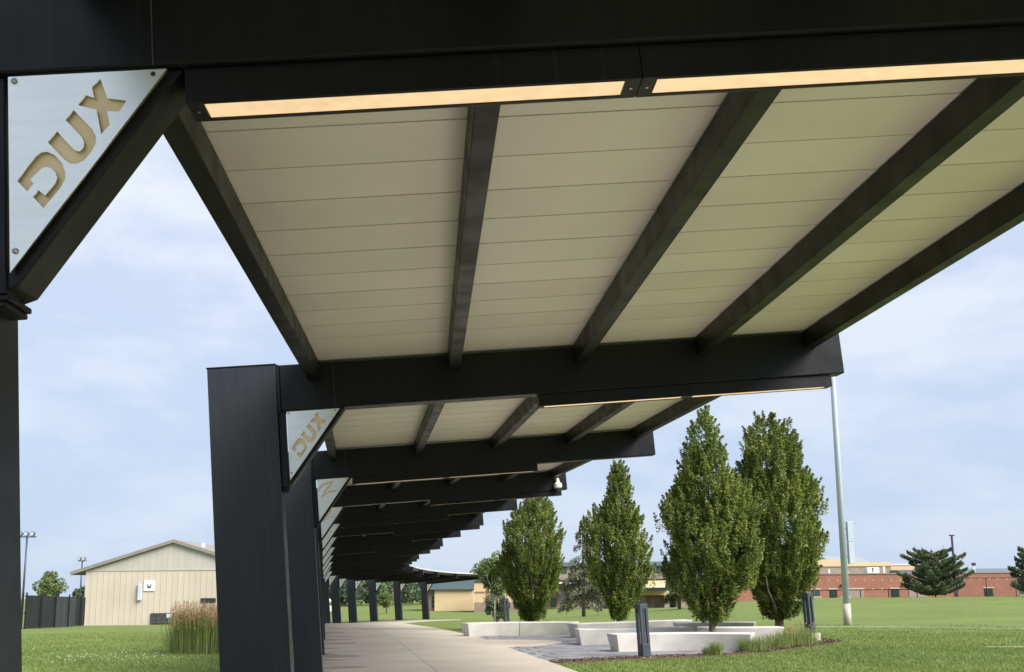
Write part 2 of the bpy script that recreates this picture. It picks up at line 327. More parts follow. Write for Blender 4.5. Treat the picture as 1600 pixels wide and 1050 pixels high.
for i in IDS:
    me = MB()
    # column down to the ground
    b = fp(i, -1.03, .15, -3.7); g = hz(b.x, b.y); kz = -(fr[i][2]-g)/math.cos(AL)-.02
    kz -= 1.03*math.sin(AL)/1.0*(-1) if False else 0
    def kat(s, t):        # length along the column to the ground below (s,t)
        lo_, hi_ = -6., -1.
        for _ in range(30):
            m_ = (lo_+hi_)/2; pz = fp(i, s, t, m_)
            if pz.z > hz(pz.x, pz.y): hi_ = m_
            else: lo_ = m_
        return hi_-.03
    cs0, cs1, ct0, ct1 = -1.395, -.676, -.03, .31
    me.hexa([(cs0, ct0, kat(cs0, ct0)), (cs1, ct0, kat(cs1, ct0)), (cs1, ct1, kat(cs1, ct1)), (cs0, ct1, kat(cs0, ct1)), (cs0, ct0, BH), (cs1, ct0, BH), (cs1, ct1, BH), (cs0, ct1, BH)])
    near = i <= 4
    def part(name, mesh, mt, parent=WALK, bev=.006):
        o = link(name, mesh, parent, M[mt], FM[i]); ORG[o] = ORG[WALK]
        if near and bev:
            bm_ = o.modifiers.new('bevel', 'BEVEL'); bm_.width = bev; bm_.segments = 2
        return o
    c = part('column', me.mesh('column'), 'column')
    cp = MB().box(cs0-.008, cs1+.008, ct0-.008, ct1+.008, BH+.001, BH+.012).mesh('cap_plate')
    o = link('cap_plate', cp, c, M['steel']);
    o.matrix_parent_inverse = Matrix.Identity(4)
    part('beam', beam_me, 'steel', bev=.012); part('post', post_me, 'steel'); part('joint_cover', cover_me, 'steel', bev=.003); part('brace', brace_me, 'rafter'); part('bracket', brk_me, 'rafter')
    if near: part('weld_seam', weld_me, 'weld', bev=0)
RS = [-.27, 1.27, 2.70, 4.12, 5.42]
NB = 14
rng = random.Random(4)
for i in IDS[:-1]:
    j = i+1
    for s in RS:
        hw = .065; k0, k1 = .325, .528
        P = []
        for k in (k0, k1):
            P += [fp(i, s-hw, BT+.002, k), fp(i, s+hw, BT+.002, k), fp(j, s+hw, -.002, k), fp(j, s-hw, -.002, k)]
        MB().hexa(P).build('rafter', M['rafter'], WALK, bevel=.006 if i <= 3 else 0)
    def rp(u, s, k): return fp(i, s, .11, k).lerp(fp(j, s, .11, k), u)
    P = [rp(u, s, .575) for u, s in ((0, -.37), (0, BL-.2), (1, BL-.2), (1, -.37))]+[rp(u, s, .64) for u, s in ((0, -.37), (0, BL-.2), (1, BL-.2), (1, -.37))]
    deck = MB().hexa(P).build('roof_deck', M['deck'], WALK)
    for b in range(NB):
        g = .00025; u0, u1 = b/NB+g, (b+1)/NB-g
        e = rng.uniform(-.0009, .0009)
        ka, kb = .5355+e, .5405+e
        P = [rp(u0, -.35, ka), rp(u0, BL-.225, ka), rp(u1, BL-.225, kb), rp(u1, -.35, kb)]+[rp(u0, -.35, .572), rp(u0, BL-.225, .572), rp(u1, BL-.225, .572), rp(u1, -.35, .572)]
        MB().hexa(P).build('roof_board', M['board'], deck)

# ------------------------------------------------------------------ signs in the corners
D_ = [(-.553, -.415), (-.52, -.368), (-.488, -.326), (-.469, -.312), (-.448, -.31), (-.424, -.323), (-.397, -.355), (-.384, -.393), (-.386, -.421), (-.403, -.452), (-.463, -.524), (-.499, -.479), (-.48, -.455), (-.457, -.477), (-.42, -.432), (-.413, -.41), (-.421, -.389), (-.436, -.373), (-.454, -.369), (-.466, -.372), (-.508, -.413), (-.496, -.43), (-.519, -.457)]
U_ = [(-.444, -.274), (-.388, -.343), (-.368, -.361), (-.345, -.364), (-.318, -.353), (-.29, -.32), (-.275, -.288), (-.273, -.263), (-.286, -.234), (-.351, -.155), (-.38, -.192), (-.325, -.26), (-.316, -.281), (-.319, -.302), (-.333, -.316), (-.347, -.313), (-.36, -.3), (-.411, -.234)]
X_ = [(-.284, -.069), (-.253, -.038), (-.229, -.116), (-.161, -.129), (-.188, -.171), (-.231, -.167), (-.223, -.221), (-.255, -.254), (-.269, -.159), (-.335, -.137), (-.306, -.099), (-.277, -.111)]
stroke = [(-.562, -.221), (-.535, -.158), (-.474, -.112), (-.39, -.085), (-.307, -.072), (-.352, -.134), (-.436, -.222), (-.504, -.324), (-.467, -.291), (-.379, -.249), (-.29, -.232), (-.229, -.241)]
sw = [.008, .014, .016, .016, .013, .015, .015, .013, .015, .016, .014, .005]
lft, rgt = [], []
for n_, (x, y) in enumerate(stroke):
    a = Vector(stroke[max(n_-1, 0)]); b = Vector(stroke[min(n_+1, len(stroke)-1)]); d = (b-a).normalized(); nv = Vector((-d.y, d.x))
    if n_ == 4: nv = Vector((-.35, 1)).normalized()*1.1
    if n_ == 7: nv = Vector((-.9, -.45)).normalized()*1.1
    lft.append((x+nv.x*sw[n_], y+nv.y*sw[n_])); rgt.append((x-nv.x*sw[n_], y-nv.y*sw[n_]))
# at the two turns the stroke folds over itself: keep left and right sides consistent
N_ = None
def stroke_poly():
    bmv = []
    L1 = [(-.575, -.225), (-.552, -.148), (-.482, -.096), (-.395, -.068), (-.285, -.054), (-.30, -.085), (-.338, -.142), (-.424, -.232), (-.472, -.292),
          (-.468, -.312), (-.375, -.266), (-.288, -.247), (-.222, -.246), (-.226, -.234), (-.292, -.216), (-.383, -.232), (-.462, -.27)]
    R1 = [(-.452, -.215), (-.366, -.124), (-.345, -.098), (-.385, -.101), (-.466, -.127), (-.517, -.168), (-.548, -.222)]
    return [(-.575, -.225), (-.552, -.148), (-.482, -.096), (-.395, -.068), (-.285, -.052), (-.298, -.085), (-.338, -.142), (-.424, -.232), (-.455, -.272),
            (-.383, -.234), (-.292, -.217), (-.226, -.236), (-.222, -.247), (-.288, -.249), (-.375, -.267), (-.455, -.305), (-.492, -.338), (-.52, -.345), (-.518, -.32),
            (-.452, -.213), (-.366, -.124), (-.342, -.098), (-.385, -.102), (-.466, -.128), (-.517, -.17), (-.55, -.224)]
def plate_mesh(name, holes):
    cu = bpy.data.curves.new(name, 'CURVE'); cu.dimensions = '2D'; cu.fill_mode = 'BOTH'; cu.extrude = .006
    tri = [(-PW, -.012), (-.012, -.012), (-PW, -PP+.006)]
    for pl in [tri]+holes:
        sp = cu.splines.new('POLY'); sp.points.add(len(pl)-1); sp.use_cyclic_u = True
        for k, (x, y) in enumerate(pl): sp.points[k].co = (x, y, 0, 1)
    ob = bpy.data.objects.new(name, cu); col.objects.link(ob)
    dg = bpy.context.evaluated_depsgraph_get(); dg.update()
    me = bpy.data.meshes.new_from_object(ob.evaluated_get(dg)); me.name = name
    bpy.data.objects.remove(ob)
    for v in me.vertices: v.co = Vector((v.co.x, v.co.z+.010, v.co.y))
    me.materials.clear(); me.materials.append(M['plate'])
    bm = bmesh.new(); bm.from_mesh(me); bmesh.ops.remove_doubles(bm, verts=bm.verts, dist=1e-5); bmesh.ops.recalc_face_normals(bm, faces=bm.faces); bm.to_mesh(me); bm.free()
    return me
dux_me = plate_mesh('front_plate', [D_, U_, X_]); n_me = plate_mesh('front_plate', [stroke_poly()])
back_me = MB().prism([(-PW+.004, -.016), (-.02, -.016), (-PW+.004, -PP+.02)], .0200, .0260, lambda u, v, d: (u, d, v)).mesh('back_plate')
bolt_me = MB().lathe((0, 0, 0), [(.011, .004), (.011, -.004), (.007, -.008), (.004, -.008), (.0035, -.004)], 14, 'y').mesh('bolt')
ORD = ['', 'first', 'second', 'third', 'fourth', 'fifth', 'sixth', 'seventh', 'eighth', 'ninth', 'tenth', 'eleventh', 'twelfth', 'thirteenth', 'fourteenth']
def sign(i):
    if i == 1: lab = 'large white triangular DUX plate under the first canopy beam, one corner bolt missing'
    elif i == 2: lab = 'white triangular plate with gold DUX letters beside the broad dark column face'
    else: lab = 'white triangle plate with gold stroke emblem, '+('on the canopy column farthest along the path' if i == 17 else '%s from the far end of the canopy' % ORD[18-i] if i > 12 else '%s canopy column counting from the DUX plates' % ORD[i-2])
    org = FM[i].translation
    r = empty('triangular_sign', org, lab, 'sign', None if i in (1, 2) else 'emblem plates along the canopy columns')
    if i == 1: tag(r, group='lettered plates of the canopy')
    if i == 2: tag(r, group='lettered plates of the canopy')
    link('front_plate', dux_me if i <= 2 else n_me, r, None, FM[i]); link('back_plate', back_me, r, M['gold'], FM[i])
    for k, (s, z) in enumerate(((-PW+.022, -.030), (-.062, -.030), (-PW+.02, -PP+.085))):
        if i == 1 and k == 1:
            hb = MB().lathe((s, .0035, z), [(.009, 0), (.009, -.001)], 14, 'y').mesh('bolt_hole'); link('bolt_hole', hb, r, M['dark'], FM[i]); continue
        if i <= 6: link('bolt', bolt_me, r, M['bolt'], FM[i] @ Matrix.Translation((s, .003, z)))
for i in range(1, 18): sign(i)

# ------------------------------------------------------------------ lamps under the beams
def lamp(i):
    s0 = .046 if i % 2 else 2.19
    r = empty('linear_light', fp(i, s0, .1, -.1), None, 'light', 'linear lights under the canopy beams')
    lab = {1: 'long black linear light glowing warm under the first canopy beam', 2: 'linear light under the outer half of the second canopy beam',
           3: 'linear light under the inner half of the third canopy beam', 4: 'linear light under the outer half of the beam that carries the dome camera'}.get(i, 'thin linear light under the %s canopy beam along the path' % ORD[i])
    tag(r, lab)
    LEN = 1.722; zt, zb = -.003, -.138
    for u in range(2):
        a = s0+u*LEN; b = a+LEN-.004
        mb = MB().box(a, b, .030, .036, zb, zt).box(a, b, .184, .190, zb, zt).box(a, a+.06, .037, .183, zb, zt-.002).box(b-.06, b, .037, .183, zb, zt-.002).box(a+.061, b-.061, .037, .183, -.05, zt-.002)
        ho = link('housing', mb.mesh('housing'), r, M['steel'], FM[i]); ORG[ho] = ORG[r]
        lip = MB().box(a+.061, b-.061, .0375, .046, zb-.001, zb+.012).box(a+.061, b-.061, .172, .1825, zb-.001, zb+.012)
        link('rim', lip.mesh('rim'), r, M['steel'], FM[i])
        link('lens', MB().box(a+.062, b-.062, .047, .171, zb+.006, zb+.011).mesh('lens'), r, M['lens'], FM[i])
        if i <= 2:
            for ss in (a+.03, b-.03):
                link('screw', MB().lathe((ss, .11, zb-.002), [(.006, 0), (.006, .004)], 10).mesh('screw'), r, M['bolt'], FM[i])
for i in range(1, 15): lamp(i)

# ------------------------------------------------------------------ dome camera on the fourth beam
r = empty('dome_camera', fp(4, 5.52, -.1, .1), 'small white dome security camera hanging on the dark beam end', 'camera')
link('wall_mount', MB().box(5.46, 5.58, -.03, -.002, .14, .32).box(5.49, 5.55, -.11, -.03, .26, .31).mesh('wall_mount'), r, M['dark'], FM[4])
link('housing', MB().lathe((5.52, -.11, 0), [(.035, .30), (.055, .20), (.085, .17), (.105, .16), (.105, .07), (.085, .045)], 20).mesh('housing'), r, M['white'], FM[4])
link('dome', MB().lathe((5.52, -.11, 0), [(.078, .045), (.07, .005), (.045, -.025), (.01, -.035)], 20).mesh('dome'), r, M['glass'], FM[4])

# ------------------------------------------------------------------ concrete path of poured slabs
xs = np.array([fr[i][0] for i in IDS]); ys = np.array([fr[i][1] for i in IDS]); ps = np.array([fr[i][3] for i in IDS])
tt = np.arange(len(IDS))
def catm(a, t):
    k = int(min(max(math.floor(t), 0), len(a)-2)); u = t-k
    p = [a[max(k-1, 0)], a[k], a[k+1], a[min(k+2, len(a)-1)]]
    return .5*((2*p[1])+(-p[0]+p[2])*u+(2*p[0]-5*p[1]+4*p[2]-p[3])*u*u+(-p[0]+3*p[1]-3*p[2]+p[3])*u**3)
def pathpt(t, s):
    e = 0
    if t > len(IDS)-1: e = t-(len(IDS)-1); t = len(IDS)-1
    x, y, ph = catm(xs, t), catm(ys, t), R(catm(ps, t))
    S = (math.cos(ph), math.sin(ph)); T = (-S[1], S[0])
    return x+S[0]*s+T[0]*e*7, y+S[1]*s+T[1]*e*7
def path_s(x, y):
    X = np.interp(y, ys, xs); ph = np.radians(np.interp(y, ys, ps)); return (x-X)*np.cos(ph)
pm = bpy.data.objects.new('path', None); col.objects.link(pm); ORG[pm] = Vector((0, 0, 0)); tag(pm, kind='structure')
ZP = .045
def slab(t0, t1, s0, s1, n=3):
    g = .0012
    vs = []
    for k in range(n+1):
        t = t0+g+(t1-t0-2*g)*k/n
        for s in (s0+.006, s1-.006):
            x, y = pathpt(t, s); vs.append((x, y, hz(x, y)+ZP))
    top = vs; bot = [(x, y, z-.12) for x, y, z in vs]; m = len(vs); fs = []
    for k in range(n):
        a = 2*k; fs += [(a, a+1, a+3, a+2), (m+a+2, m+a+3, m+a+1, m+a), (a, a+2, m+a+2, m+a), (a+1, m+a+1, m+a+3, a+3)]
    fs += [(0, m, m+1, 1), (m-2, m-1, 2*m-1, 2*m-2)]
    o = MB().add(top+bot, fs).build('path_slab', M['slab'], pm)
    uv = o.data.uv_layers.new(name='along'); st = []
    for k in range(n+1):
        for s_ in (s0, s1): st.append((s_, (t0+(t1-t0)*k/n)*7))
    for lp in o.data.loops: uv.data[lp.index].uv = st[lp.vertex_index % m]
    return o
t = 0.12
STEP = .5
while t < len(IDS)-1.4:
    slab(t, t+STEP, -.62, 1.77); slab(t, t+STEP, 1.77, 4.42); t += STEP
# rounded concrete apron that runs from the path into the plaza
ap = [(-.62, 28.2), (.45, 28.75), (1.05, 29.3), (1.38, 29.9), (1.36, 30.5), (1.0, 31.1), (.2, 31.6), (-1.15, 32.0)]
apf = lambda u, v, d: (u, v, d)
tag(MB().prism(ap, -.22, -.2+.047, apf).build('plaza_apron', M['concrete']), kind='structure')
# plaza pavers
def inpoly(x, y, P):
    c = False; n = len(P)
    for k in range(n):
        x0, y0 = P[k]; x1, y1 = P[(k+1) % n]
        if (y0 > y) != (y1 > y) and x < (x1-x0)*(y-y0)/(y1-y0)+x0: c = not c
    return c
plaza = [(.72, 23.45), (2.9, 24.55), (5.2, 25.3), (6.3, 28.4), (6.2, 31), (4.0, 33.2), (2.0, 34.6), (-1.1, 34.4), (-1.2, 32.5), (-.3, 28.0)]
pl = bpy.data.objects.new('plaza', None); col.objects.link(pl); ORG[pl] = Vector((0, 0, 0)); tag(pl, kind='structure')
bed = MB().prism(plaza, -.25, -.2+.018, apf).build('paver_bed', M['paver'], pl)
rp_ = random.Random(9); ang = R(17); ca, sa = math.cos(ang), math.sin(ang)
pw_, ph_ = .72, .48
pv = MB().box(-pw_/2+.006, pw_/2-.006, -ph_/2+.006, ph_/2-.006, -.04, 0).mesh('paver')
cnt = 0
for a in range(-30, 31):
    for b in range(-30, 31):
        u = a*pw_+(b % 2)*pw_/2; v = b*ph_
        x, y = 2.5+u*ca-v*sa, 29+u*sa+v*ca
        ok = all(inpoly(x+dx*ca-dy*sa, y+dx*sa+dy*ca, plaza) for dx in (-.3, .3) for dy in (-.2, .2)) and path_s(x, y) > 4.8 and not inpoly(x, y, ap)
        if ok and cnt < 295:
            o = link('paver', pv, pl, M['paver']); o.location = (x, y, -.2+.03+rp_.uniform(-.003, .003)); o.rotation_euler = (rp_.uniform(-.004, .004), rp_.uniform(-.004, .004), ang); cnt += 1
# mulch bed and its chips
bedp = [(1.15, 22.75), (2.2, 23.35), (3.0, 23.75), (4.5, 24.4), (6.2, 25.6), (8.0, 27.9), (9.3, 29.6), (9.0, 31.8), (7.0, 32.0), (6.35, 28.5), (5.25, 25.25), (2.95, 24.5), (.75, 23.4)]
tag(MB().prism(bedp, -.25, -.2+.02, apf).build('mulch_bed', M['mulch']), kind='structure')
rg = np.random.default_rng(5)
P = []
while len(P) < 5000:
    x, y = rg.uniform(.7, 9.3), rg.uniform(22.7, 32)
    if inpoly(x, y, bedp): P.append((x, y, -.165+rg.uniform(0, .02)))
P = np.array(P); d = rg.normal(size=P.shape)*[1, 1, .25]
Vq, Fq = leaf_quads(P, d, rg.uniform(.04, .1, len(P)), rg.uniform(.012, .03, len(P)), rg)
tag(np_obj('mulch_chips', Vq, Fq, M['mulch']), 'loose brown bark mulch chips in the planting bed', 'mulch', kind='stuff')

# ------------------------------------------------------------------ precast benches
def bench(path, wid, label, ht=.46, taper=.09, ends=(1, 1), tans=(None, None)):
    # path: list of (x,y) along the front edge; block leans inward to the foot on the long sides and ends
    c = path[0]; gz = hz(*c); m_ = 12; P3 = []
    xa = [p[0] for p in path]; ya = [p[1] for p in path]
    for k in range(m_+1):
        t_ = k/m_*(len(path)-1); P3.append((catm(xa, t_), catm(ya, t_)))
    path = P3
    n = len(path); top = []; bot = []
    tv = [(Vector(path[min(k+1, n-1)])-Vector(path[max(k-1, 0)])).normalized() for k in range(n)]
    if tans[0]: tv[0] = Vector(tans[0]).normalized()
    if tans[1]: tv[-1] = Vector(tans[1]).normalized()
    mb = MB(); vs = []
    for k in range(n):
        p = Vector(path[k]); t = tv[k]; nr = Vector((-t.y, t.x))
        e = -taper*ends[0] if k == 0 else (taper*ends[1] if k == n-1 else 0)
        for (off, ee, z) in ((0, e, ht), (wid, e, ht), (wid-taper, 0, 0), (taper, 0, 0)):
            q_ = p+nr*off+t*ee; vs.append((q_.x, q_.y, hz(c[0], c[1])+z-(.01 if z == 0 else 0)))
    fs = []
    for k in range(n-1):
        a = 4*k; b = a+4
        for e in range(4): fs.append((a+e, a+(e+1) % 4, b+(e+1) % 4, b+e))
    fs += [(0, 3, 2, 1), (4*n-4, 4*n-3, 4*n-2, 4*n-1)]
    o = mb.add(vs, fs).build('precast_bench', M['precast'], org=(c[0], c[1], gz), bevel=.022)
    for p_ in o.data.polygons: p_.use_smooth = True
    o.data.set_sharp_from_angle(angle=R(35))
    tag(o, label, 'bench', 'white precast benches of the plaza'); return o
bench([(-1.42, 34.2), (-.6, 34.65), (.17, 34.85)], .55, 'white precast bench block with tapered end standing at the lawn edge by the path', ends=(1, 0), tans=(None, (1, .06)))
bench([(.178, 34.8505), (1.1, 34.85), (1.95, 34.6)], .55, 'white precast bench block butted between two others behind the grey pavers', ends=(0, 1), tans=((1, .06), None))
bench([(2.05, 32.6), (3.4, 33.4), (5.1, 34.6), (5.9, 34.9)], .6, 'long white precast bench block with splayed end at the back of the plaza')
bench([(1.86, 28.8), (3.2, 28.95), (4.95, 29.3)], .75, 'white precast bench block in the middle of the pavers, behind the front block')
bench([(2.62, 25.9), (3.4, 26.15), (4.5, 26.2), (5.75, 25.75)], .6, 'white precast bench block behind the slotted bollard at the edge of the mulch')
bench([(5.2, 29.35), (6.3, 29.1), (7.45, 29.15)], .6, 'white precast bench block beside the hornbeam trunk and tall ornamental grass')
bench([(5.2, 32.6), (6.4, 32.75), (7.4, 32.5)], .55, 'low white precast bench block behind the hornbeam trunk')

# ------------------------------------------------------------------ slotted bollards
def bollard(x, y, rz, label, hgt=1.2, foot=(.17, .03), z=None):
    gz = hz(x, y) if z is None else z
    r = empty('bollard_light', (x, y, gz), label, 'bollard', 'slotted bollard lights')
    W = .108; fw, fh = foot
    mt = Matrix.Translation((x, y, gz+fh)) @ Matrix.Rotation(-R(2.6), 4, 'Y') @ Matrix.Rotation(rz, 4, 'Z')
    def pt(name, mb, m_, bev=.004):
        o = link(name, mb.mesh(name), r, M[m_], mt)
        if bev:
            b = o.modifiers.new('bevel', 'BEVEL'); b.width = bev; b.segments = 2
    mf = Matrix.Translation((x, y, gz)) @ Matrix.Rotation(rz, 4, 'Z')
    o = link('footing', MB().box(-fw, fw, -fw, fw, -.06, fh).mesh('footing'), r, M['foot'], mf); b = o.modifiers.new('bevel', 'BEVEL'); b.width = .02; b.segments = 2
    pt('base', MB().box(-W, W, -W, W, .001, .30), 'boll'); pt('head', MB().box(-W, W, -W, W, hgt-.11, hgt), 'boll')
    for sx in (-1, 1):
        for sy in (-1, 1):
            a, b2 = sorted((sx*W*.99, sx*W*.42)); c_, d_ = sorted((sy*W*.99, sy*W*.42))
            pt('upright', MB().box(a, b2, c_, d_, .301, hgt-.111), 'boll', .002)
    pt('lamp', MB().box(-W*.38, W*.38, -W*.38, W*.38, hgt-.14, hgt-.1115), 'white', 0)
    return r
bollard(3.02, 24.3, R(28), 'slate grey slotted bollard light on a small pale pad before the front bench')
bollard(8.47, 29.9, R(38), 'slate grey slotted bollard light on a pale concrete foot beside the tall ornamental grass', foot=(.20, .26), hgt=1.12)
bollard(-.3, 45.5, R(20), 'slate grey slotted bollard light behind the bench blocks near the white sapling trunk', hgt=1.25)

# ------------------------------------------------------------------ trees
def limb_pts(a, b, rng, n=5, sag=.15):
    a, b = Vector(a), Vector(b); P = []
    for k in range(n):
        u = k/(n-1); p = a.lerp(b, u); p.z += sag*math.sin(u*math.pi)*-.3
        if 0 < k < n-1: p += Vector((rng.normal(), rng.normal(), 0))*.03*(b-a).length
        P.append(p)
    return P
def hornbeam(x, y, gz, prof, label, seed, shoots=1000, per=105, trunk_r=.09, full=.90):
    rng = np.random.default_rng(seed); z = hz(x, y)
    r = empty('hornbeam_tree', (x, y, z), label, 'tree', 'upright hornbeams round the plaza')
    pz = np.array([p[0] for p in prof])[::-1]; pl_ = np.array([p[1] for p in prof])[::-1]; pr = np.array([p[2] for p in prof])[::-1]
    H = pz[-1]
    MB().tube([(x, y, z-.03), (x, y, z+.5), (x+rng.normal()*.03, y, z+H*.4), (x+(pl_[-1]+pr[-1])/2, y, z+H*.9)], [trunk_r*1.25, trunk_r, trunk_r*.6, .012], 10).build('trunk', M['bark'], r, smooth=True)
    ph = rng.uniform(0, 6.28, 6); am = rng.uniform(.05, .13, 6)
    def rad(zz, th):
        cx = np.interp(zz, pz, (pl_+pr)/2); hw = np.interp(zz, pz, (pr-pl_)/2)
        lob = 1+am[0]*np.sin(3*th+ph[0]+zz*1.1)+am[1]*np.sin(5*th+ph[1]-zz*2.1)+am[2]*np.sin(2*th+zz*3.3+ph[2])
        return cx, hw*lob
    # shoot ends through the volume, most near the surface
    w_ = np.interp(np.linspace(pz[0], H, 200), pz, (pr-pl_)/2); cdf = np.cumsum(w_**1.35+.02); cdf /= cdf[-1]
    ze = np.interp(rng.uniform(size=shoots), cdf, np.linspace(pz[0], H, 200))
    th = rng.uniform(0, 2*np.pi, shoots); rho = np.sqrt(rng.uniform(.08, 1, shoots))
    rho = np.where(rng.uniform(size=shoots) < .55, rng.uniform(.82, 1.03, shoots), rho)
    rho = np.where(rng.uniform(size=shoots) < .10, rng.uniform(1.0, 1.2, shoots), rho)
    gap = np.sin(3.1*ze+2*th+ph[3])+np.sin(4.3*th-1.7*ze+ph[4])+np.sin(5.2*ze+ph[5]+th)
    kp = (gap > -1.15) | (rng.uniform(size=shoots) < .25); ze, th, rho = ze[kp], th[kp], rho[kp]; shoots = len(ze)
    cx, hw = rad(ze, th)
    hw = hw*full
    E_ = np.stack([x+cx*np.minimum(1, np.abs(rho)+.2)+hw*rho*np.cos(th), y+hw*rho*np.sin(th), z+ze], 1)
    outw = np.stack([np.cos(th), np.sin(th), 0*th], 1)
    D = outw*(.42*rho)[:, None]*np.where(ze < H*.3, 1.3, 1)[:, None]+np.array([0, 0, 1.])+rng.normal(size=(shoots, 3))*.16; D /= np.linalg.norm(D, axis=1, keepdims=True)
    ln = rng.uniform(.35, .8, shoots)
    per_n = rng.integers(int(per*.6), int(per*1.3), shoots); idx = np.repeat(np.arange(shoots), per_n); n = len(idx)
    u = rng.beta(1.3, 1.0, n); side = rng.normal(size=(n, 3)); side -= D[idx]*np.sum(side*D[idx], 1, keepdims=True); side /= np.linalg.norm(side, axis=1, keepdims=True)
    sp = (.125*(1-u*.85))*rng.uniform(.25, 1.15, n)
    pos = E_[idx]+D[idx]*((u-.85)*ln[idx])[:, None]+side*sp[:, None]
    ok_ = pos[:, 2] > z+pz[0]+rng.uniform(-.05, .12, n); pos = pos[ok_]; side = side[ok_]; idx = idx[ok_]; n = len(pos)
    dirs = side*.9+D[idx]*.55+rng.normal(size=(n, 3))*.4-np.array([0, 0, .25])
    Vq, Fq = leaf_quads(pos, dirs, rng.uniform(.055, .1, n), rng.uniform(.03, .054, n), rng)
    np_obj('crown', Vq, Fq, M['leaf'], r)
    # ascending limbs into the crown
    for k in range(11):
        j = rng.integers(shoots); h0 = rng.uniform(.35, 1.0)
        if ze[j] < 1.2: continue
        MB().tube(limb_pts((x, y, z+h0), E_[j]-D[j]*.3, rng), [trunk_r*.45, trunk_r*.38, trunk_r*.28, trunk_r*.16, .006], 6).build('limb', M['bark'], r, smooth=True)
    return r
PR1 = [(5.63, -.15, .74), (5.11, -.58, .97), (4.72, -.82, 1.15), (3.94, -1.16, 1.34), (2.9, -1.38, 1.4), (2.01, -1.2, 1.21), (1.24, -.79, .94), (.74, -.57, .65), (.36, -.31, .41)]
PR2 = [(6.38, -.02, .27), (5.76, -.27, .56), (4.92, -.46, .7), (4.45, -.97, .88), (3.63, -1.15, 1.09), (2.92, -1.14, 1.35), (2.11, -.97, 1.19), (1.42, -.66, .79), (.84, -.39, .5), (.43, -.24, .25)]
PR3 = [(6.6, -.05, .13), (6.15, -.32, .4), (5.6, -.6, .55), (5.06, -.72, .71), (4.52, -1.05, 1.1), (3.81, -1.21, 1.38), (3.1, -1.24, 1.47), (2.4, -1.17, 1.44), (1.88, -1.01, 1.2), (1.36, -.75, .86), (.93, -.52, .58), (.66, -.36, .3)]
PR4 = [(6.85, -.33, -.1), (6.51, -.58, .59), (6.12, -.74, .73), (5.33, -1.03, 1.02), (4.36, -1.11, 1.25), (3.39, -1.15, 1.35), (2.63, -1.15, 1.36), (1.87, -.94, 1.11), (1.21, -.68, .79), (.85, -.42, .49), (.62, -.25, .26)]
hornbeam(.7, 42, 0, PR1, 'broad upright hornbeam behind the long white bench, its top by the canopy beams', 11)
hornbeam(3.83, 38, 0, PR2, 'upright hornbeam with a slim spire top behind the slotted bollard', 12)
hornbeam(5.4, 28.5, 0, PR3, 'tall dense hornbeam with a narrow spire, thin trunk rising behind the front bench', 13, shoots=1250)
hornbeam(7.87, 31, 0, PR4, 'tall hornbeam with a double top, trunk standing in ornamental grass by the bollard', 14, shoots=1350, trunk_r=.13, full=1.0)

def broadleaf(name, x, y, H, W, label, seed, mt='leaf_pale', n=9000, ls=.2, base=.25, group=None, trunk='bark', tr=.12, z=None):
    rng = np.random.default_rng(seed); z = hz(x, y) if z is None else z
    r = empty(name, (x, y, z), label, 'tree', group)
    MB().tube([(x, y, z-.05), (x+.02, y, z+H*.35), (x, y, z+H*.8)], [tr, tr*.7, .02], 8).build('trunk', M[trunk], r, smooth=True)
    K = 34; c = []
    while len(c) < K:
        p = rng.uniform(-1, 1, 3)
        if np.linalg.norm(p) < 1: c.append(p*[.78, .78, .85])
    c = np.array(c); cr_ = rng.uniform(.2, .36, K)
    idx = rng.integers(0, K, n); d = rng.normal(size=(n, 3)); d /= np.linalg.norm(d, axis=1, keepdims=True)
    p = c[idx]+d*(cr_[idx]*rng.uniform(.6, 1.05, n))[:, None]
    p = p*[W/2, W/2, H*(1-base)/2]*.95+[x, y, z+H*(base+(1-base)/2)]
    Vq, Fq = leaf_quads(p, d+rng.normal(size=(n, 3))*.6, rng.uniform(.6, 1.2, n)*ls, rng.uniform(.35, .7, n)*ls, rng)
    np_obj('crown', Vq, Fq, M[mt], r)
    for k in range(5):
        j = rng.integers(K); e = c[j]*[W/2, W/2, H*(1-base)/2]*.8+[x, y, z+H*(base+(1-base)/2)]
        MB().tube(limb_pts((x, y, z+H*base*.9), e, rng), [tr*.5, tr*.4, tr*.3, tr*.2, .01], 6).build('limb', M[trunk], r)
    return r
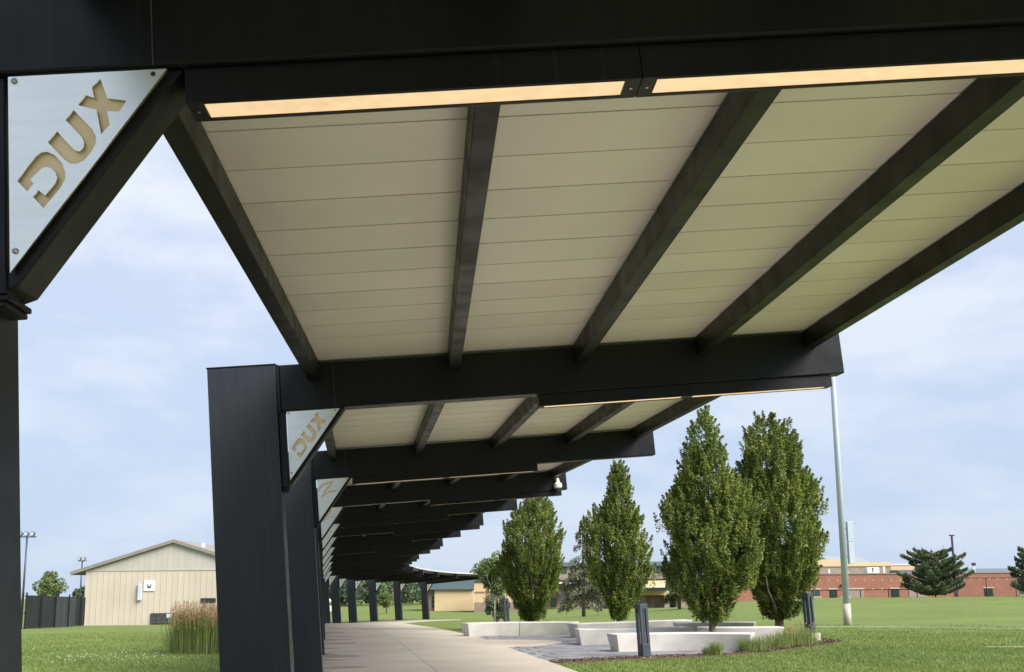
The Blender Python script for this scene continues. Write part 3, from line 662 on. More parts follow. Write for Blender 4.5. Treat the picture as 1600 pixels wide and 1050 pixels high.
def conifer(name, x, y, H, W, label, seed, mt, tiers, droop, tuft=.16, base=.12, per=420, group=None, irregular=.3, power=.8, nb=(5, 8)):
    rng = np.random.default_rng(seed); z = hz(x, y)
    r = empty(name, (x, y, z), label, 'tree', group)
    MB().tube([(x, y, z-.05), (x, y, z+H*.5), (x+.05, y, z+H*.99)], [H*.022, H*.015, .015], 8).build('trunk', M['bark'], r, smooth=True)
    P = []; D = []; lm = MB()
    for t in range(tiers):
        f = (t+.5)/tiers; zz = base*H+(1-base)*H*f
        for b in range(rng.integers(*nb)):
            th = rng.uniform(0, 6.28); L = W/2*((1-f)**power*.95+.05)*rng.uniform(1-irregular, 1+irregular*.35)
            n = max(12, int(per*L/(W/2))); u = rng.uniform(.12, 1, n)**.75
            dz = droop*L*(u**1.5)+rng.normal()*.04*H*0
            o = np.array([math.cos(th), math.sin(th), 0]); sd_ = np.array([-o[1], o[0], 0])
            wv = (.34*L*(1.02-u)+.06)*rng.normal(size=n)*.55
            pos = np.array([x, y, z+zz])+o*(u*L)[:, None]+sd_*wv[:, None]+np.stack([0*u, 0*u, dz+rng.normal(size=n)*.11*H/6+(.25 if droop > 0 else 0)*u*u*L*.4-np.abs(wv)*(.3 if droop < 0 else -.1)], 1)
            P.append(pos); D.append(o*.8+sd_*np.sign(wv)[:, None]*.6+rng.normal(size=(n, 3))*.45+np.array([0, 0, .5 if droop > 0 else -.45]))
            e = (x+o[0]*L*.85, y+o[1]*L*.85, z+zz+droop*L*.75)
            lm.tube([(x, y, z+zz), (x+o[0]*L*.5, y+o[1]*L*.5, z+zz+droop*L*.33), e], [.03, .02, .006], 5)
    P = np.concatenate(P); D = np.concatenate(D); n = len(P)
    Vq, Fq = leaf_quads(P, D, rng.uniform(.7, 1.3, n)*tuft, rng.uniform(.3, .55, n)*tuft, rng)
    np_obj('crown', Vq, Fq, M[mt], r); tag(lm.build('limbs', M['bark'], r), kind='stuff')
    return r
broadleaf('sapling_tree', -1.25, 68, 4.6, 3.1, 'pale green young tree with a slim whitish trunk on the lawn by the tan wall', 21, n=9000, ls=.17, base=.28, trunk='palebark', tr=.055)
conifer('spruce_tree', 4.7, 70, 6.1, 3.5, 'loose grey green spruce with drooping branches between two hornbeams', 22, 'needle_dry', 13, -.40, tuft=.16, base=.15, per=300, power=.7)
broadleaf('evergreen_shrub', -1.3, 82, 2.6, 2.2, 'dark rounded evergreen shrub behind the slim whitish sapling trunk', 23, mt='needle', n=5000, ls=.16, base=.02)
conifer('spruce_tree', 10.5, 66, 5.6, 2.4, 'grey green spruce half hidden behind the tallest hornbeam', 27, 'needle_dry', 12, -.3, tuft=.17, base=.12, per=420)
conifer('pine_tree', 31.6, 78, 3.3, 5.6, 'wide low pine with upswept branches in front of the brick school by the tall fence', 24, 'needle', 9, .24, tuft=.2, base=.0, per=700, irregular=.55, power=.3, nb=(9, 14))
conifer('pine_tree', 39.4, 78, 4.6, 4.6, 'pointed pine with open tiers of branches beside the far window of the brick school', 25, 'needle', 11, .2, tuft=.2, base=.02, per=600, irregular=.4, power=.7)
broadleaf('lone_tree', -18.3, 150, 3.4, 2.7, 'small round green tree seen between the far canopy columns', 31, mt='leaf_pale', n=2500, ls=.25, base=.2)
broadleaf('field_tree', -75.8, 170, 6.9, 5.6, 'round bushy tree rising over the black slatted fence', 32, mt='leaf_pale', n=5000, ls=.4, base=.15)
broadleaf('field_tree', -71.2, 172, 4.6, 4.2, 'low dark tree beside the tan metal shed eave, behind the fence', 33, mt='wood', n=3000, ls=.4, base=.1)
broadleaf('field_shrub', -73.6, 165, 3.4, 2.2, 'small pale shrub between two trees behind the fence', 34, mt='leaf_pale', n=1400, ls=.3, base=.05)
broadleaf('field_tree', -80.2, 165, 3.9, 2.4, 'small pale tree beside the dark fence post', 35, mt='leaf_pale', n=1400, ls=.3, base=.05)
# far wood
rw = np.random.default_rng(77); Pp = []; Dd = []
for k in range(74):
    cx_, cy_ = rw.uniform(-70, 2), rw.uniform(215, 300)
    Hh = rw.uniform(4.2, 6.2)*cy_/225; Ww = rw.uniform(5, 9)
    nn_ = 900; K = 14; c = rw.normal(size=(K, 3))*[.42, .42, .38]; d = rw.normal(size=(nn_, 3)); d /= np.linalg.norm(d, axis=1, keepdims=True)
    p = (c[rw.integers(0, K, nn_)]+d*.34)*[Ww/2, Ww/2, Hh/2]+[cx_, cy_, -2.9+Hh*.5]
    p[:, 2] = np.maximum(p[:, 2], -2.7); Pp.append(p); Dd.append(d+rw.normal(size=d.shape)*.5)
Pp = np.concatenate(Pp); Dd = np.concatenate(Dd); n = len(Pp)
Vq, Fq = leaf_quads(Pp, Dd, rw.uniform(.5, .95, n), rw.uniform(.35, .6, n), rw)
tag(np_obj('far_wood', Vq, Fq, M['wood'], org=(-30, 240, -2.7)), 'hazy dark green line of woodland beyond the field', 'woodland', kind='stuff')

# ------------------------------------------------------------------ ornamental grasses
def grass_clump(x, y, H, W, label, seed, n=700, seeds=0, name='ornamental_grass', group=None, spread=.35, wid=.009):
    rng = np.random.default_rng(seed); z = hz(x, y); r = empty(name, (x, y, z), label, 'grass', group)
    def blades(n, h0, h1, wd, lean):
        b = np.stack([rng.normal(size=n)*W*.22, rng.normal(size=n)*W*.22, np.zeros(n)], 1)+[x, y, z-.01]
        hh = rng.uniform(h0, h1, n); th = rng.uniform(0, 6.28, n); le = np.abs(rng.normal(size=n))*lean*hh
        o = np.stack([np.cos(th), np.sin(th), 0*th], 1)
        out_ = (b-[x, y, z-.01]); o = o*.6+out_/(np.linalg.norm(out_, axis=1, keepdims=True)+1e-6)*.6
        ks = np.array([0, .45, .8, 1.]); V = []
        sdv = np.stack([-np.sin(th+1), np.cos(th+1), 0*th], 1)
        for k, u in enumerate(ks):
            p = b+o*(le*u**2)[:, None]+np.array([0, 0, 1])*(hh*(u-.12*u**3*lean*3))[:, None]
            wk = wd*(1, .9, .6, .08)[k]
            V += [p-sdv*wk/2, p+sdv*wk/2]
        V = np.stack(V, 1).reshape(-1, 3); base = np.arange(n)[:, None]*8
        F = np.concatenate([base+np.array([[0, 1, 3, 2]])+2*k for k in range(3)], 0)
        return V, F, b, o, hh, le
    V, F, *_ = blades(n, H*.3, H*.86, wid, spread); np_obj('blades', V, F, M['reed'], r)
    if seeds:
        V, F, b, o, hh, le = blades(seeds, H*.66, H*1.02, wid*.55, spread*.45); np_obj('stems', V, F, M['reed'], r)
        m = 10; idx = np.repeat(np.arange(seeds), m); u = rng.uniform(.66, 1.02, len(idx))
        p = b[idx]+o[idx]*(le[idx]*u**2)[:, None]+np.array([0, 0, 1])*(hh[idx]*(u-.12*u**3*spread*.45*3))[:, None]+rng.normal(size=(len(idx), 3))*.008
        Vq, Fq = leaf_quads(p, np.tile([0, 0, 1.], (len(idx), 1))+rng.normal(size=(len(idx), 3))*.3, rng.uniform(.05, .09, len(idx)), rng.uniform(.010, .018, len(idx)), rng)
        np_obj('seed_heads', Vq, Fq, M['seed'], r)
    return r
grass_clump(-8.62, 27.4, 1.36, .8, 'tall feather reed grass clump with rust coloured plumes, the one with the clear gap beside it', 41, n=1300, seeds=210, group='feather reed grass by the column', spread=.10)
grass_clump(-8.12, 27.3, 1.34, .9, 'tall feather reed grass clump with rust coloured plumes next to the dark column', 42, n=1500, seeds=240, group='feather reed grass by the column', spread=.10)
grass_clump(-7.75, 27.6, 1.30, .6, 'smaller feather reed grass clump with pale dry stems against the dark column', 43, n=800, seeds=110, group='feather reed grass by the column', spread=.12)
for k, (x, y, H, W, lab) in enumerate([(4.75, 24.75, .52, .3, 'small green grass tuft in front of the white bench face'), (4.55, 24.7, .35, .16, 'thin low grass tuft beside a small tuft by the bench'),
        (5.75, 25.75, .55, .45, 'green grass clump at the corner of the front bench'), (6.05, 25.9, .62, .45, 'green grass clump close to the bench end, beside a bushier clump'),
        (6.8, 27.2, .6, .6, 'green grass clump in mulch before the rear bench'), (7.35, 28.0, .66, .8, 'yellow green grass clump under the hornbeam with the double top'),
        (7.9, 28.6, .72, .9, 'wide yellow green grass clump beside the bollard foot')]):
    grass_clump(x, y, H, W, lab, 50+k, n=int(260+500*W), seeds=int(14*W) if H > .65 else 0, group='ornamental grasses in the mulch bed', spread=.38)
# dark low shrub beside the column
rng2 = np.random.default_rng(8); n = 900; c0 = np.array([-7.2, 27.2, hz(-7.2, 27.2)]); d = rng2.normal(size=(n, 3)); d[:, 2] = np.abs(d[:, 2]); d /= np.linalg.norm(d, axis=1, keepdims=True)
Vq, Fq = leaf_quads(c0+d*[.3, .3, .28]*rng2.uniform(.6, 1.05, n)[:, None], d, .06, .03, rng2)
tag(np_obj('low_shrub', Vq, Fq, M['needle'], org=c0), 'low grey green mound of foliage at the foot of the reed grass', 'shrub')

# mown grass blades in the lawn near the walkway, and clover heads
rg = np.random.default_rng(3)
def lawn_blades(x0, x1, y0, y1, dens, name, label):
    n = int((x1-x0)*(y1-y0)*dens); x = rg.uniform(x0, x1, n); y = rg.uniform(y0, y1, n)
    s = path_s(x, y); ok = (s < -.75) | (s > 4.5)
    ok &= rg.uniform(size=n) < np.clip((y1-y)/((y1-y0)*.7), 0, 1)**1.3
    if x1 > 0:
        pb = np.array([inpoly(a, b, bedp) or inpoly(a, b, plaza) or inpoly(a, b, ap) for a, b in zip(x, y)]); ok &= ~pb
    x, y = x[ok], y[ok]; n = len(x); z = h(x, y); hh = rg.uniform(.022, .062, n); th = rg.uniform(0, 6.28, n); wd = rg.uniform(.006, .012, n)
    b = np.stack([x, y, z-.003], 1); sd_ = np.stack([np.cos(th), np.sin(th), 0*th], 1)*wd[:, None]
    tp = b+np.stack([rg.normal(size=n)*.022, rg.normal(size=n)*.022, hh], 1)
    V = np.stack([b-sd_, b+sd_, tp], 1).reshape(-1, 3)
    tag(np_obj(name, V, np.arange(3*n).reshape(n, 3), M['blade'], org=((x0+x1)/2, (y0+y1)/2, -.2)), label, 'grass', kind='stuff')
lawn_blades(1.0, 18, 19, 42, 620, 'lawn_grass', 'short mown grass beside the mulch bed and path')
lawn_blades(-19, -4.6, 20, 46, 420, 'lawn_grass', 'short mown grass before the tan metal shed')
P = np.stack([np.concatenate([rg.normal(-10.2, .7, 40), rg.normal(-8.8, .6, 34), rg.uniform(-14, -8, 30)]), np.concatenate([rg.normal(25.6, .9, 40), rg.normal(24.6, .6, 34), rg.uniform(23, 34, 30)])], 1)
P = np.concatenate([P, (h(P[:, 0], P[:, 1])+.085)[:, None]], 1); n = len(P)
idx = np.repeat(np.arange(n), 7); Vq, Fq = leaf_quads(P[idx]+rg.normal(size=(len(idx), 3))*.008, rg.normal(size=(len(idx), 3)), .015, .012, rg)
tag(np_obj('clover_heads', Vq, Fq, M['clover'], org=(-9.5, 25, -.2)), 'tiny white clover heads scattered in the lawn', 'clover', kind='stuff')

# ------------------------------------------------------------------ sports light pole
px, py = 12.93, 40.5; gz = hz(px, py)
r = empty('sports_light_pole', (px, py, gz), 'tall pale galvanised steel light pole with an equipment box on the lawn', 'pole')
MB().tube([(px, py, gz-.1), (px, py, gz+.82)], [.155, .15], 16).build('concrete_base', M['foot'], r, smooth=True)
MB().tube([(px, py, gz+.821), (px, py, gz+9), (px, py, gz+17)], [.13, .105, .08], 16).build('shaft', M['galv'], r, smooth=True)
MB().box(px+.19, px+.40, py-.12, py+.12, gz+2.35, gz+3.2).box(px+.19, px+.40, py-.12, py+.12, gz+3.215, gz+4.0).build('equipment_box', M['galv'], r, bevel=.01)
MB().box(px+.12, px+.20, py-.03, py+.03, gz+2.6, gz+2.66).box(px+.12, px+.20, py-.03, py+.03, gz+3.7, gz+3.76).build('box_bracket', M['galv'], r)
MB().box(px-1.3, px+1.3, py-.06, py+.06, gz+16.3, gz+16.42).build('cross_arm', M['galv'], r)
for k in range(4): MB().lathe((px-1.05+k*.7, py-.2, gz+16.1), [(.05, .2), (.2, .12), (.22, -.1)], 10).build('flood_lamp', M['galv'], r)
# ground strips on the right lawn
def strip(pts, wid, name, mt, up=.02):
    mb = MB()
    for k in range(len(pts)-1):
        (x0, y0), (x1, y1) = pts[k], pts[k+1]
        mb.hexa([(x0, y0, hz(x0, y0)-.1), (x1, y1, hz(x1, y1)-.1), (x1, y1+wid, hz(x1, y1+wid)-.1), (x0, y0+wid, hz(x0, y0+wid)-.1), (x0, y0, hz(x0, y0)+up), (x1, y1, hz(x1, y1)+up), (x1, y1+wid, hz(x1, y1+wid)+up), (x0, y0+wid, hz(x0, y0+wid)+up)])
    return tag(mb.build(name, mt), kind='structure')
strip([(11, 39.6), (15, 38.2), (17.6, 36.3), (30, 33)], .3, 'concrete_strip', M['concrete'], .012)
strip([(12.2, 26.9), (14.5, 26.7), (22, 26)], .3, 'concrete_strip', M['concrete'], .012)

# ------------------------------------------------------------------ tan metal shed on the left
bx, by = -39.04, 94.8; gz = -2.06; yaw = R(2.5)
r = empty('metal_shed', (bx, by, gz), 'tan ribbed metal shed with grey gable and brown roof beyond the lawn', 'building')
bu = Vector((math.cos(yaw), math.sin(yaw), 0)); bn = Vector((math.sin(yaw), -math.cos(yaw), 0))
def sp(u, n_, z): return Vector((bx, by, gz))+bu*u+bn*n_+Vector((0, 0, z))
def sbox(mb, u0, u1, n0, n1, z0, z1): return mb.hexa([sp(u0, n0, z0), sp(u1, n0, z0), sp(u1, n1, z0), sp(u0, n1, z0), sp(u0, n0, z1), sp(u1, n0, z1), sp(u1, n1, z1), sp(u0, n1, z1)])
Wd, Eh, Rh = 15.6, 5.0, 7.45; PWD = .52
sbox(MB(), 0, Wd, -22, -.01, -.3, Eh).build('wall', M['siding'], r)
for k in range(30):
    mb = MB(); a = k*PWD; sbox(mb, a+.004, a+PWD-.004, -.008, .02, .0, Eh-.06); sbox(mb, a+.004, a+.06, .021, .042, .0, Eh-.06); mb.build('siding_panel', M['siding'], r)
slope = (Rh-Eh)/(Wd/2)
for k in range(30):
    a0, a1 = k*PWD+.004, (k+1)*PWD-.004; z0 = Eh+slope*min(a0, Wd-a0); z1 = Eh+slope*min(a1, Wd-a1)
    MB().hexa([sp(a0, .0, Eh+.06), sp(a1, .0, Eh+.06), sp(a1, .025, Eh+.06), sp(a0, .025, Eh+.06), sp(a0, .0, max(z0, Eh+.07)), sp(a1, .0, max(z1, Eh+.07)), sp(a1, .025, max(z1, Eh+.07)), sp(a0, .025, max(z0, Eh+.07))]).build('gable_panel', M['siding2'], r)
sbox(MB(), -.02, Wd+.02, -.005, .07, Eh-.055, Eh+.055).build('gable_trim', M['siding2'], r)
sbox(MB(), -.03, .12, .0, .075, 0, Eh-.06).build('corner_trim', M['siding'], r)
for sgn in (0, 1):
    U = (lambda u: u) if sgn == 0 else (lambda u: Wd-u)
    e = -1.35; pts = []
    for n0 in (.35, -22.5):
        for (u, dz) in ((e, 0), (Wd/2, 0), (Wd/2, .3), (e, .3)):
            zz = Eh+slope*u+dz+.03; pts.append(sp(U(u), n0, zz))
    MB().add(pts, [(0, 1, 2, 3), (7, 6, 5, 4), (0, 4, 5, 1), (1, 5, 6, 2), (2, 6, 7, 3), (3, 7, 4, 0)]).build('roof_slope', M['trim'], r)
sbox(MB(), 6.0, 8.1, .06, .14, .16, 1.12).build('block_panel', M['block'], r)
for k in range(4):
    for q_ in range(3): sbox(MB(), 6.04+k*.51+.01, 6.04+(k+1)*.51-.01, .141, .17, .19+q_*.3, .19+(q_+1)*.3-.02).build('split_block', M['block'], r)
sbox(MB(), 4.76, 5.11, .06, .3, 2.28, 3.75).build('wall_duct', M['galv'], r, bevel=.03)
sbox(MB(), 10.45, 11.8, .06, .12, 2.0, 2.42).build('window', M['dark'], r)
sbox(MB(), 10.55, 11.0, .121, .13, 2.06, 2.36).build('pane', M['glass'], r); sbox(MB(), 11.05, 11.7, .121, .13, 2.06, 2.36).build('pane', M['glass'], r)
sbox(MB(), 10.75, 11.8, .06, .1, 1.1, 1.95).build('shutter', M['brown2'], r)
sbox(MB(), 7.45, 7.95, .06, .2, .7, 1.05).build('electric_meter', M['galv'], r); sbox(MB(), 7.6, 7.66, .06, .1, 0, .7).build('conduit', M['galv'], r)
for u in (2.9, 6.2, 9.6): sbox(MB(), u, u+.25, -3, -2.7, Eh+slope*min(u, Wd-u)+.25, Eh+slope*min(u, Wd-u)+.62).build('roof_vent', M['white'], r)
r2 = empty('wall_sign', sp(5.74, .1, 2.99), 'square white sign with a small black emblem on the tan shed wall', 'sign')
sbox(MB(), 5.24, 6.25, .075, .11, 3.11, 4.08).build('board', M['white'], r2)
em = MB()
for (a0, a1, z0, z1) in ((5.55, 5.62, 3.5, 3.72), (5.87, 5.94, 3.5, 3.72), (5.62, 5.87, 3.44, 3.50), (5.58, 5.91, 3.36, 3.43), (5.66, 5.72, 3.5, 3.6), (5.77, 5.83, 3.5, 3.6)): sbox(em, a0, a1, .111, .118, z0, z1)
em.build('emblem', M['dark'], r2)

# ------------------------------------------------------------------ black slatted fence
A_ = Vector((-26.4, 56.3, 0)); B_ = Vector((-27.35, 66.5, 0)); fd = (B_-A_); fl = fd.length; fd.normalize(); fnn = Vector((fd.y, -fd.x, 0))
if fnn.y > 0: fnn = -fnn
r = empty('slatted_fence', (A_.x, A_.y, hz(A_.x, A_.y)), 'black and grey slatted fence running up to the tan metal shed', 'fence')
def fq(u, o, z): p = A_+fd*u+fnn*o; return Vector((p.x, p.y, hz(p.x, p.y)+z))
def fbox(u0, u1, o0, o1, z0, z1): return MB().hexa([fq(u0, o0, z0), fq(u1, o0, z0), fq(u1, o1, z0), fq(u0, o1, z0), fq(u0, o0, z1), fq(u1, o0, z1), fq(u1, o1, z1), fq(u0, o1, z1)])
ns = 22; sw_ = fl/ns
for k in range(ns):
    m_ = 'slat' if k < 10 or k >= 18 else 'slatg'
    fbox(k*sw_+.015, (k+1)*sw_-.015, -.012, .012, .04, 1.8).build('slat', M[m_], r)
for k in range(0, ns+1, 5):
    u = min(k*sw_, fl); fbox(u-.035, u+.035, -.09, -.02, 0, 1.95).build('post', M['slat'], r)
for z0 in (.85, 1.72): fbox(0, fl, .015, .05, z0, z0+.05).build('rail', M['slatg'], r)
# plain mesh fence return hidden behind the near post side
fb = empty('mesh_fence', (-27.4, 56.2, hz(-27.4, 56.2)), 'dark mesh fence end beside the near canopy post', 'fence')
mb = MB()
for k in range(14): mb.box(-28.6+k*.16, -28.59+k*.16, 56.2, 56.21, hz(-27.4, 56.2)+.03, hz(-27.4, 56.2)+1.75)
for k in range(11): mb.box(-28.6, -26.5, 56.195, 56.199, hz(-27.4, 56.2)+.05+k*.165, hz(-27.4, 56.2)+.06+k*.165)
mb.build('mesh', M['slatg'], fb); MB().box(-26.55, -26.48, 56.22, 56.29, hz(-27.4, 56.2)-.02, hz(-27.4, 56.2)+1.95).build('post', M['slat'], fb)

# ------------------------------------------------------------------ floodlight masts on the left
def mast(x, y, H, heads, label, rr=.14, hs=.5):
    gz = hz(x, y); r = empty('floodlight_mast', (x, y, gz), label, 'mast')
    MB().tube([(x, y, gz-.1), (x, y, gz+H)], [rr, rr*.65], 10).build('mast_pole', M['boll'], r, smooth=True)
    w_ = hs*1.15*heads
    MB().box(x-w_/2, x+w_/2, y-.06, y+.06, gz+H-.12, gz+H).build('cross_arm', M['boll'], r)
    for k in range(heads):
        cx = x-w_/2+(k+.5)*w_/heads
        hd_ = MB().lathe((cx, y-.15, gz+H+.28), [(hs*.2, .25), (hs*.42, .1), (hs*.45, -.25)], 14, 'y').build('flood_lamp', M['boll'], r)
        MB().lathe((cx, y-.405, gz+H+.28), [(hs*.36, 0), (hs*.36, -.01)], 14, 'y').build('lens', M['galv'], hd_)
        MB().box(cx-.03, cx+.03, y-.03, y+.03, gz+H, gz+H+.2).build('bracket', M['boll'], r)
    return r
mast(-56.6, 120, 9.75, 3, 'tall floodlight mast with a bank of lamps by the near canopy post', hs=.62)
mast(-62.5, 150, 7.9, 2, 'floodlight mast with two round lamps behind the shed eave', hs=.55)
x, y = -32.2, 112; gz = hz(x, y); r = empty('lamp_post', (x, y, gz), 'dark angled lamp post rising behind the shed roof', 'lamp post')
MB().box(x-.09, x+.09, y-.09, y+.09, gz-.1, gz+10.2).build('post', M['boll'], r); MB().box(x+.091, x+1.4, y-.09, y+.09, gz+10.02, gz+10.2).build('arm', M['boll'], r); MB().box(x+1.0, x+1.6, y-.14, y+.14, gz+9.94, gz+10.018).build('lamp_head', M['dark'], r)
x, y = 80.8, 190; gz = hz(x, y); r = empty('lamp_post', (x, y, gz), 'slim purple lamp post rising behind the low wide pine', 'lamp post')
MB().tube([(x, y, gz-.1), (x, y, gz+12.1)], [.27, .2], 8).build('post', M['purple'], r); MB().box(x-.45, x+.45, y-.2, y+.2, gz+12.1, gz+12.35).build('lamp_head', M['purple'], r)

# ------------------------------------------------------------------ school buildings
def wallbox(r, name, mt, x0, x1, z0, z1, yf, depth): return MB().box(x0, x1, yf, yf+depth, z0, z1).build(name, M[mt], r)
# tan hall with green roof
Y = 165; r = empty('tan_hall', (-9.5, Y, -2.75), 'plain tan walled hall with a dark green metal roof beyond the far canopy end', 'building')
wallbox(r, 'wall', 'tan', -12.53, -6.34, -2.9, .52, Y, 12); wallbox(r, 'wing_wall', 'brown', -14.6, -12.54, -2.9, .50, Y+.6, 10)
MB().add([(-14.9, Y-.5, .53), (-6.2, Y-.5, .53), (-6.2, Y+6, 2.3), (-12.6, Y+6, 2.3), (-14.9, Y+12.5, .53), (-6.2, Y+12.5, .53)], [(0, 1, 2, 3), (3, 2, 5, 4), (0, 3, 4), (1, 5, 2), (0, 4, 5, 1)]).build('roof', M['green_roof'], r)
for k in range(3): wallbox(r, 'window', 'glass', -13.0, -12.66, -2.3+k*.65, -1.8+k*.65, Y+.56, .1)
Y = 152; r = empty('tan_wing', (-4.2, Y, -2.75), 'tan school wing on a brown block base beside the sapling', 'building')
wallbox(r, 'wall', 'tan2', -5.75, 3.0, -1.3, 1.55, Y, 9); wallbox(r, 'block_base', 'brown', -5.78, 3.03, -2.95, -1.31, Y-.08, 9.1); wallbox(r, 'trim', 'brown', -5.8, 3.05, .12, .27, Y-.1, .098); wallbox(r, 'coping', 'green_roof', -5.85, 3.1, 1.551, 1.75, Y-.1, 9.2)
for k in range(3): wallbox(r, 'window', 'glass', -1.2+k*1.2, -.5+k*1.2, -2.2, -1.45, Y-.11, .05)
# two storey school
Y = 170; r = empty('school_block', (15, Y, -2.8), 'two storey brown and tan school block with upper windows behind the hornbeams', 'building')
wallbox(r, 'lower_wall', 'brown', 2.5, 20.6, -3.0, 1.64, Y, 14); wallbox(r, 'upper_wall', 'brown2', 2.5, 28.5, 1.92, 4.09, Y+.5, 13)
wallbox(r, 'band', 'dark', 2.4, 28.6, 1.645, 1.915, Y-.1, 13.6); wallbox(r, 'roof_edge', 'blue_roof', 2.2, 28.8, 4.095, 4.72, Y-.1, 14)
wallbox(r, 'entrance_fascia', 'tan', 20.605, 28.5, -.72, 1.64, Y-.35, 14); wallbox(r, 'fascia_line', 'brown', 20.60, 28.51, .2, .34, Y-.40, .045)
wallbox(r, 'entrance_wall', 'brown', 20.605, 28.5, -3.0, -.725, Y+1.6, 12)
for x in (20.7, 24.55, 27.0): wallbox(r, 'pillar', 'brown2', x, x+.85, -2.95, -.725, Y-.2, .8)
for k in range(3): wallbox(r, 'roll_door', 'rolldoor', 21.3+k*1.07, 22.3+k*1.07, -2.9, -.95, Y+1.5, .09)
wallbox(r, 'door', 'dark', 25.6, 26.6, -2.9, -1.1, Y+1.5, .09); wallbox(r, 'door_glass', 'glass', 25.75, 26.1, -2.2, -1.25, Y+1.45, .045)
for x in (3.0, 5.4, 7.8, 10.2, 12.6, 15, 17.4, 19.5, 21.6, 23.35, 24.35, 26.4):
    f_ = wallbox(r, 'window', 'dark', x, x+.95, 2.9, 3.9, Y+.42, .075); wallbox(f_, 'pane', 'green_glass', x+.06, x+.89, 2.96, 3.84, Y+.38, .035)
for x in (6.05, 8.45, 10.9, 13.2, 15.6, 17.8):
    f_ = wallbox(r, 'window', 'dark', x, x+.95, -2.45, -1.05, Y-.07, .065); wallbox(f_, 'pane', 'green_glass', x+.06, x+.89, -2.39, -1.11, Y-.11, .035)
for x in (7.5, 11.6, 15.9): wallbox(r, 'canopy_post', 'boll', x, x+.6, -2.95, .2, Y-2.6, .35)
wallbox(r, 'white_canopy', 'deck', 5.5, 11.3, 1.26, 1.55, Y-3.2, 3.09)
MB().hexa([(15.6, Y-4, -.35), (25.1, Y-4, .1), (25.1, Y-.36, .1), (15.6, Y-.36, -.35), (15.6, Y-4, .52), (25.1, Y-4, .52), (25.1, Y-.36, .52), (15.6, Y-.36, .52)]).build('dark_canopy', M['dark'], r)
wallbox(r, 'canopy_top', 'deck', 15.5, 25.2, .523, .66, Y-4.1, 3.73)
wallbox(r, 'canopy_post', 'boll', 16.2, 16.5, -2.95, -.36, Y-3.5, .3)
# brick school on the right
Y = 190; r = empty('brick_school', (72, Y, -2.7), 'long single storey red brick school with cream trimmed doors behind the grass rise', 'building')
wallbox(r, 'wall', 'brick', 36, 128, -3.0, 2.48, Y, 20); wallbox(r, 'coping', 'trim', 35.8, 128.2, 2.485, 2.68, Y-.12, 20.3)
wallbox(r, 'upper_storey', 'brown2', 48, 71.0, 2.685, 3.9, Y+5, 12); wallbox(r, 'coping', 'trim', 47.8, 71.2, 3.905, 4.05, Y+4.9, 12.3)
wallbox(r, 'tan_penthouse', 'tan', 50, 63.5, 4.055, 5.35, Y+7, 6); wallbox(r, 'tan_parapet', 'tan', 63.51, 72.2, 4.055, 4.75, Y+7.5, 5)
MB().add([(62.4, Y+13, 4.06), (70.6, Y+13, 4.06), (70.6, Y+13, 4.6), (62.4, Y+13, 4.6), (62.4, Y+19, 6.2), (69.6, Y+19, 6.2), (62.4, Y+25, 4.6), (70.6, Y+25, 4.6), (62.4, Y+25, 2.7), (70.6, Y+25, 2.7), (62.4, Y+13, 2.7), (70.6, Y+13, 2.7)],
         [(10, 11, 2, 3), (3, 2, 5, 4), (4, 5, 7, 6), (6, 7, 9, 8), (2, 11, 9, 7, 5), (3, 4, 6, 8, 10)]).build('vault_roof', M['grey_roof'], r)
MB().lathe((58.0, Y+16, 5.2), [(2.0, 0), (2.0, .7), (1.7, 1.2), (1.0, 1.65), (.2, 1.85)], 18).build('skylight_dome', M['white'], r)
wallbox(r, 'skylight_base', 'deck', 55.5, 60.5, 2.7, 5.2, Y+13.9, 4)
wallbox(r, 'rear_block', 'tan2', 71.3, 79, 2.69, 4.2, Y+8, 6); wallbox(r, 'rear_coping', 'white', 71.2, 79.1, 4.205, 4.4, Y+7.9, 6.2); wallbox(r, 'skylight_strip', 'blue_roof', 71.0, 76.5, 2.69, 3.2, Y+2, 3)
MB().add([(80.5, Y+1, 2.69), (130, Y+1, 2.69), (130, Y+7, 3.4), (80.5, Y+7, 3.4), (80.5, Y+14, 2.69), (130, Y+14, 2.69)], [(0, 1, 2, 3), (3, 2, 5, 4), (0, 3, 4), (1, 5, 2)]).build('rear_roof', M['blue_roof'], r)
wallbox(r, 'skylight_box', 'white', 65.2, 67.4, 2.69, 3.75, Y+1, 2)
em = MB().prism([(66.2, 3.2), (66.42, 3.42), (66.3, 3.6), (66.1, 3.6), (65.98, 3.42)], Y+.985, Y+.995, lambda u, v, d: (u, d, v)).prism([(66.12, 2.85), (66.28, 2.85), (66.36, 3.15), (66.04, 3.15)], Y+.985, Y+.995, lambda u, v, d: (u, d, v))
em.build('emblem', M['dark'], r)
for x, z1 in ((58.4, 3.5), (61.8, 2.95), (68.6, 3.85), (85.3, 3.9)): wallbox(r, 'vent_pipe', 'white', x, x+.3, 2.69, z1, Y+2.2, .3)
wallbox(r, 'vent_cowl', 'dark', 85.15, 85.75, 3.91, 4.4, Y+2.1, .5)
MB().lathe((55.4, Y+1.5, 3.2), [(.55, .0), (.5, .12), (.2, .2)], 16, 'y').build('satellite_dish', M['white'], r); wallbox(r, 'dish_mast', 'trim', 55.3, 55.5, 2.69, 3.0, Y+1.6, .2)
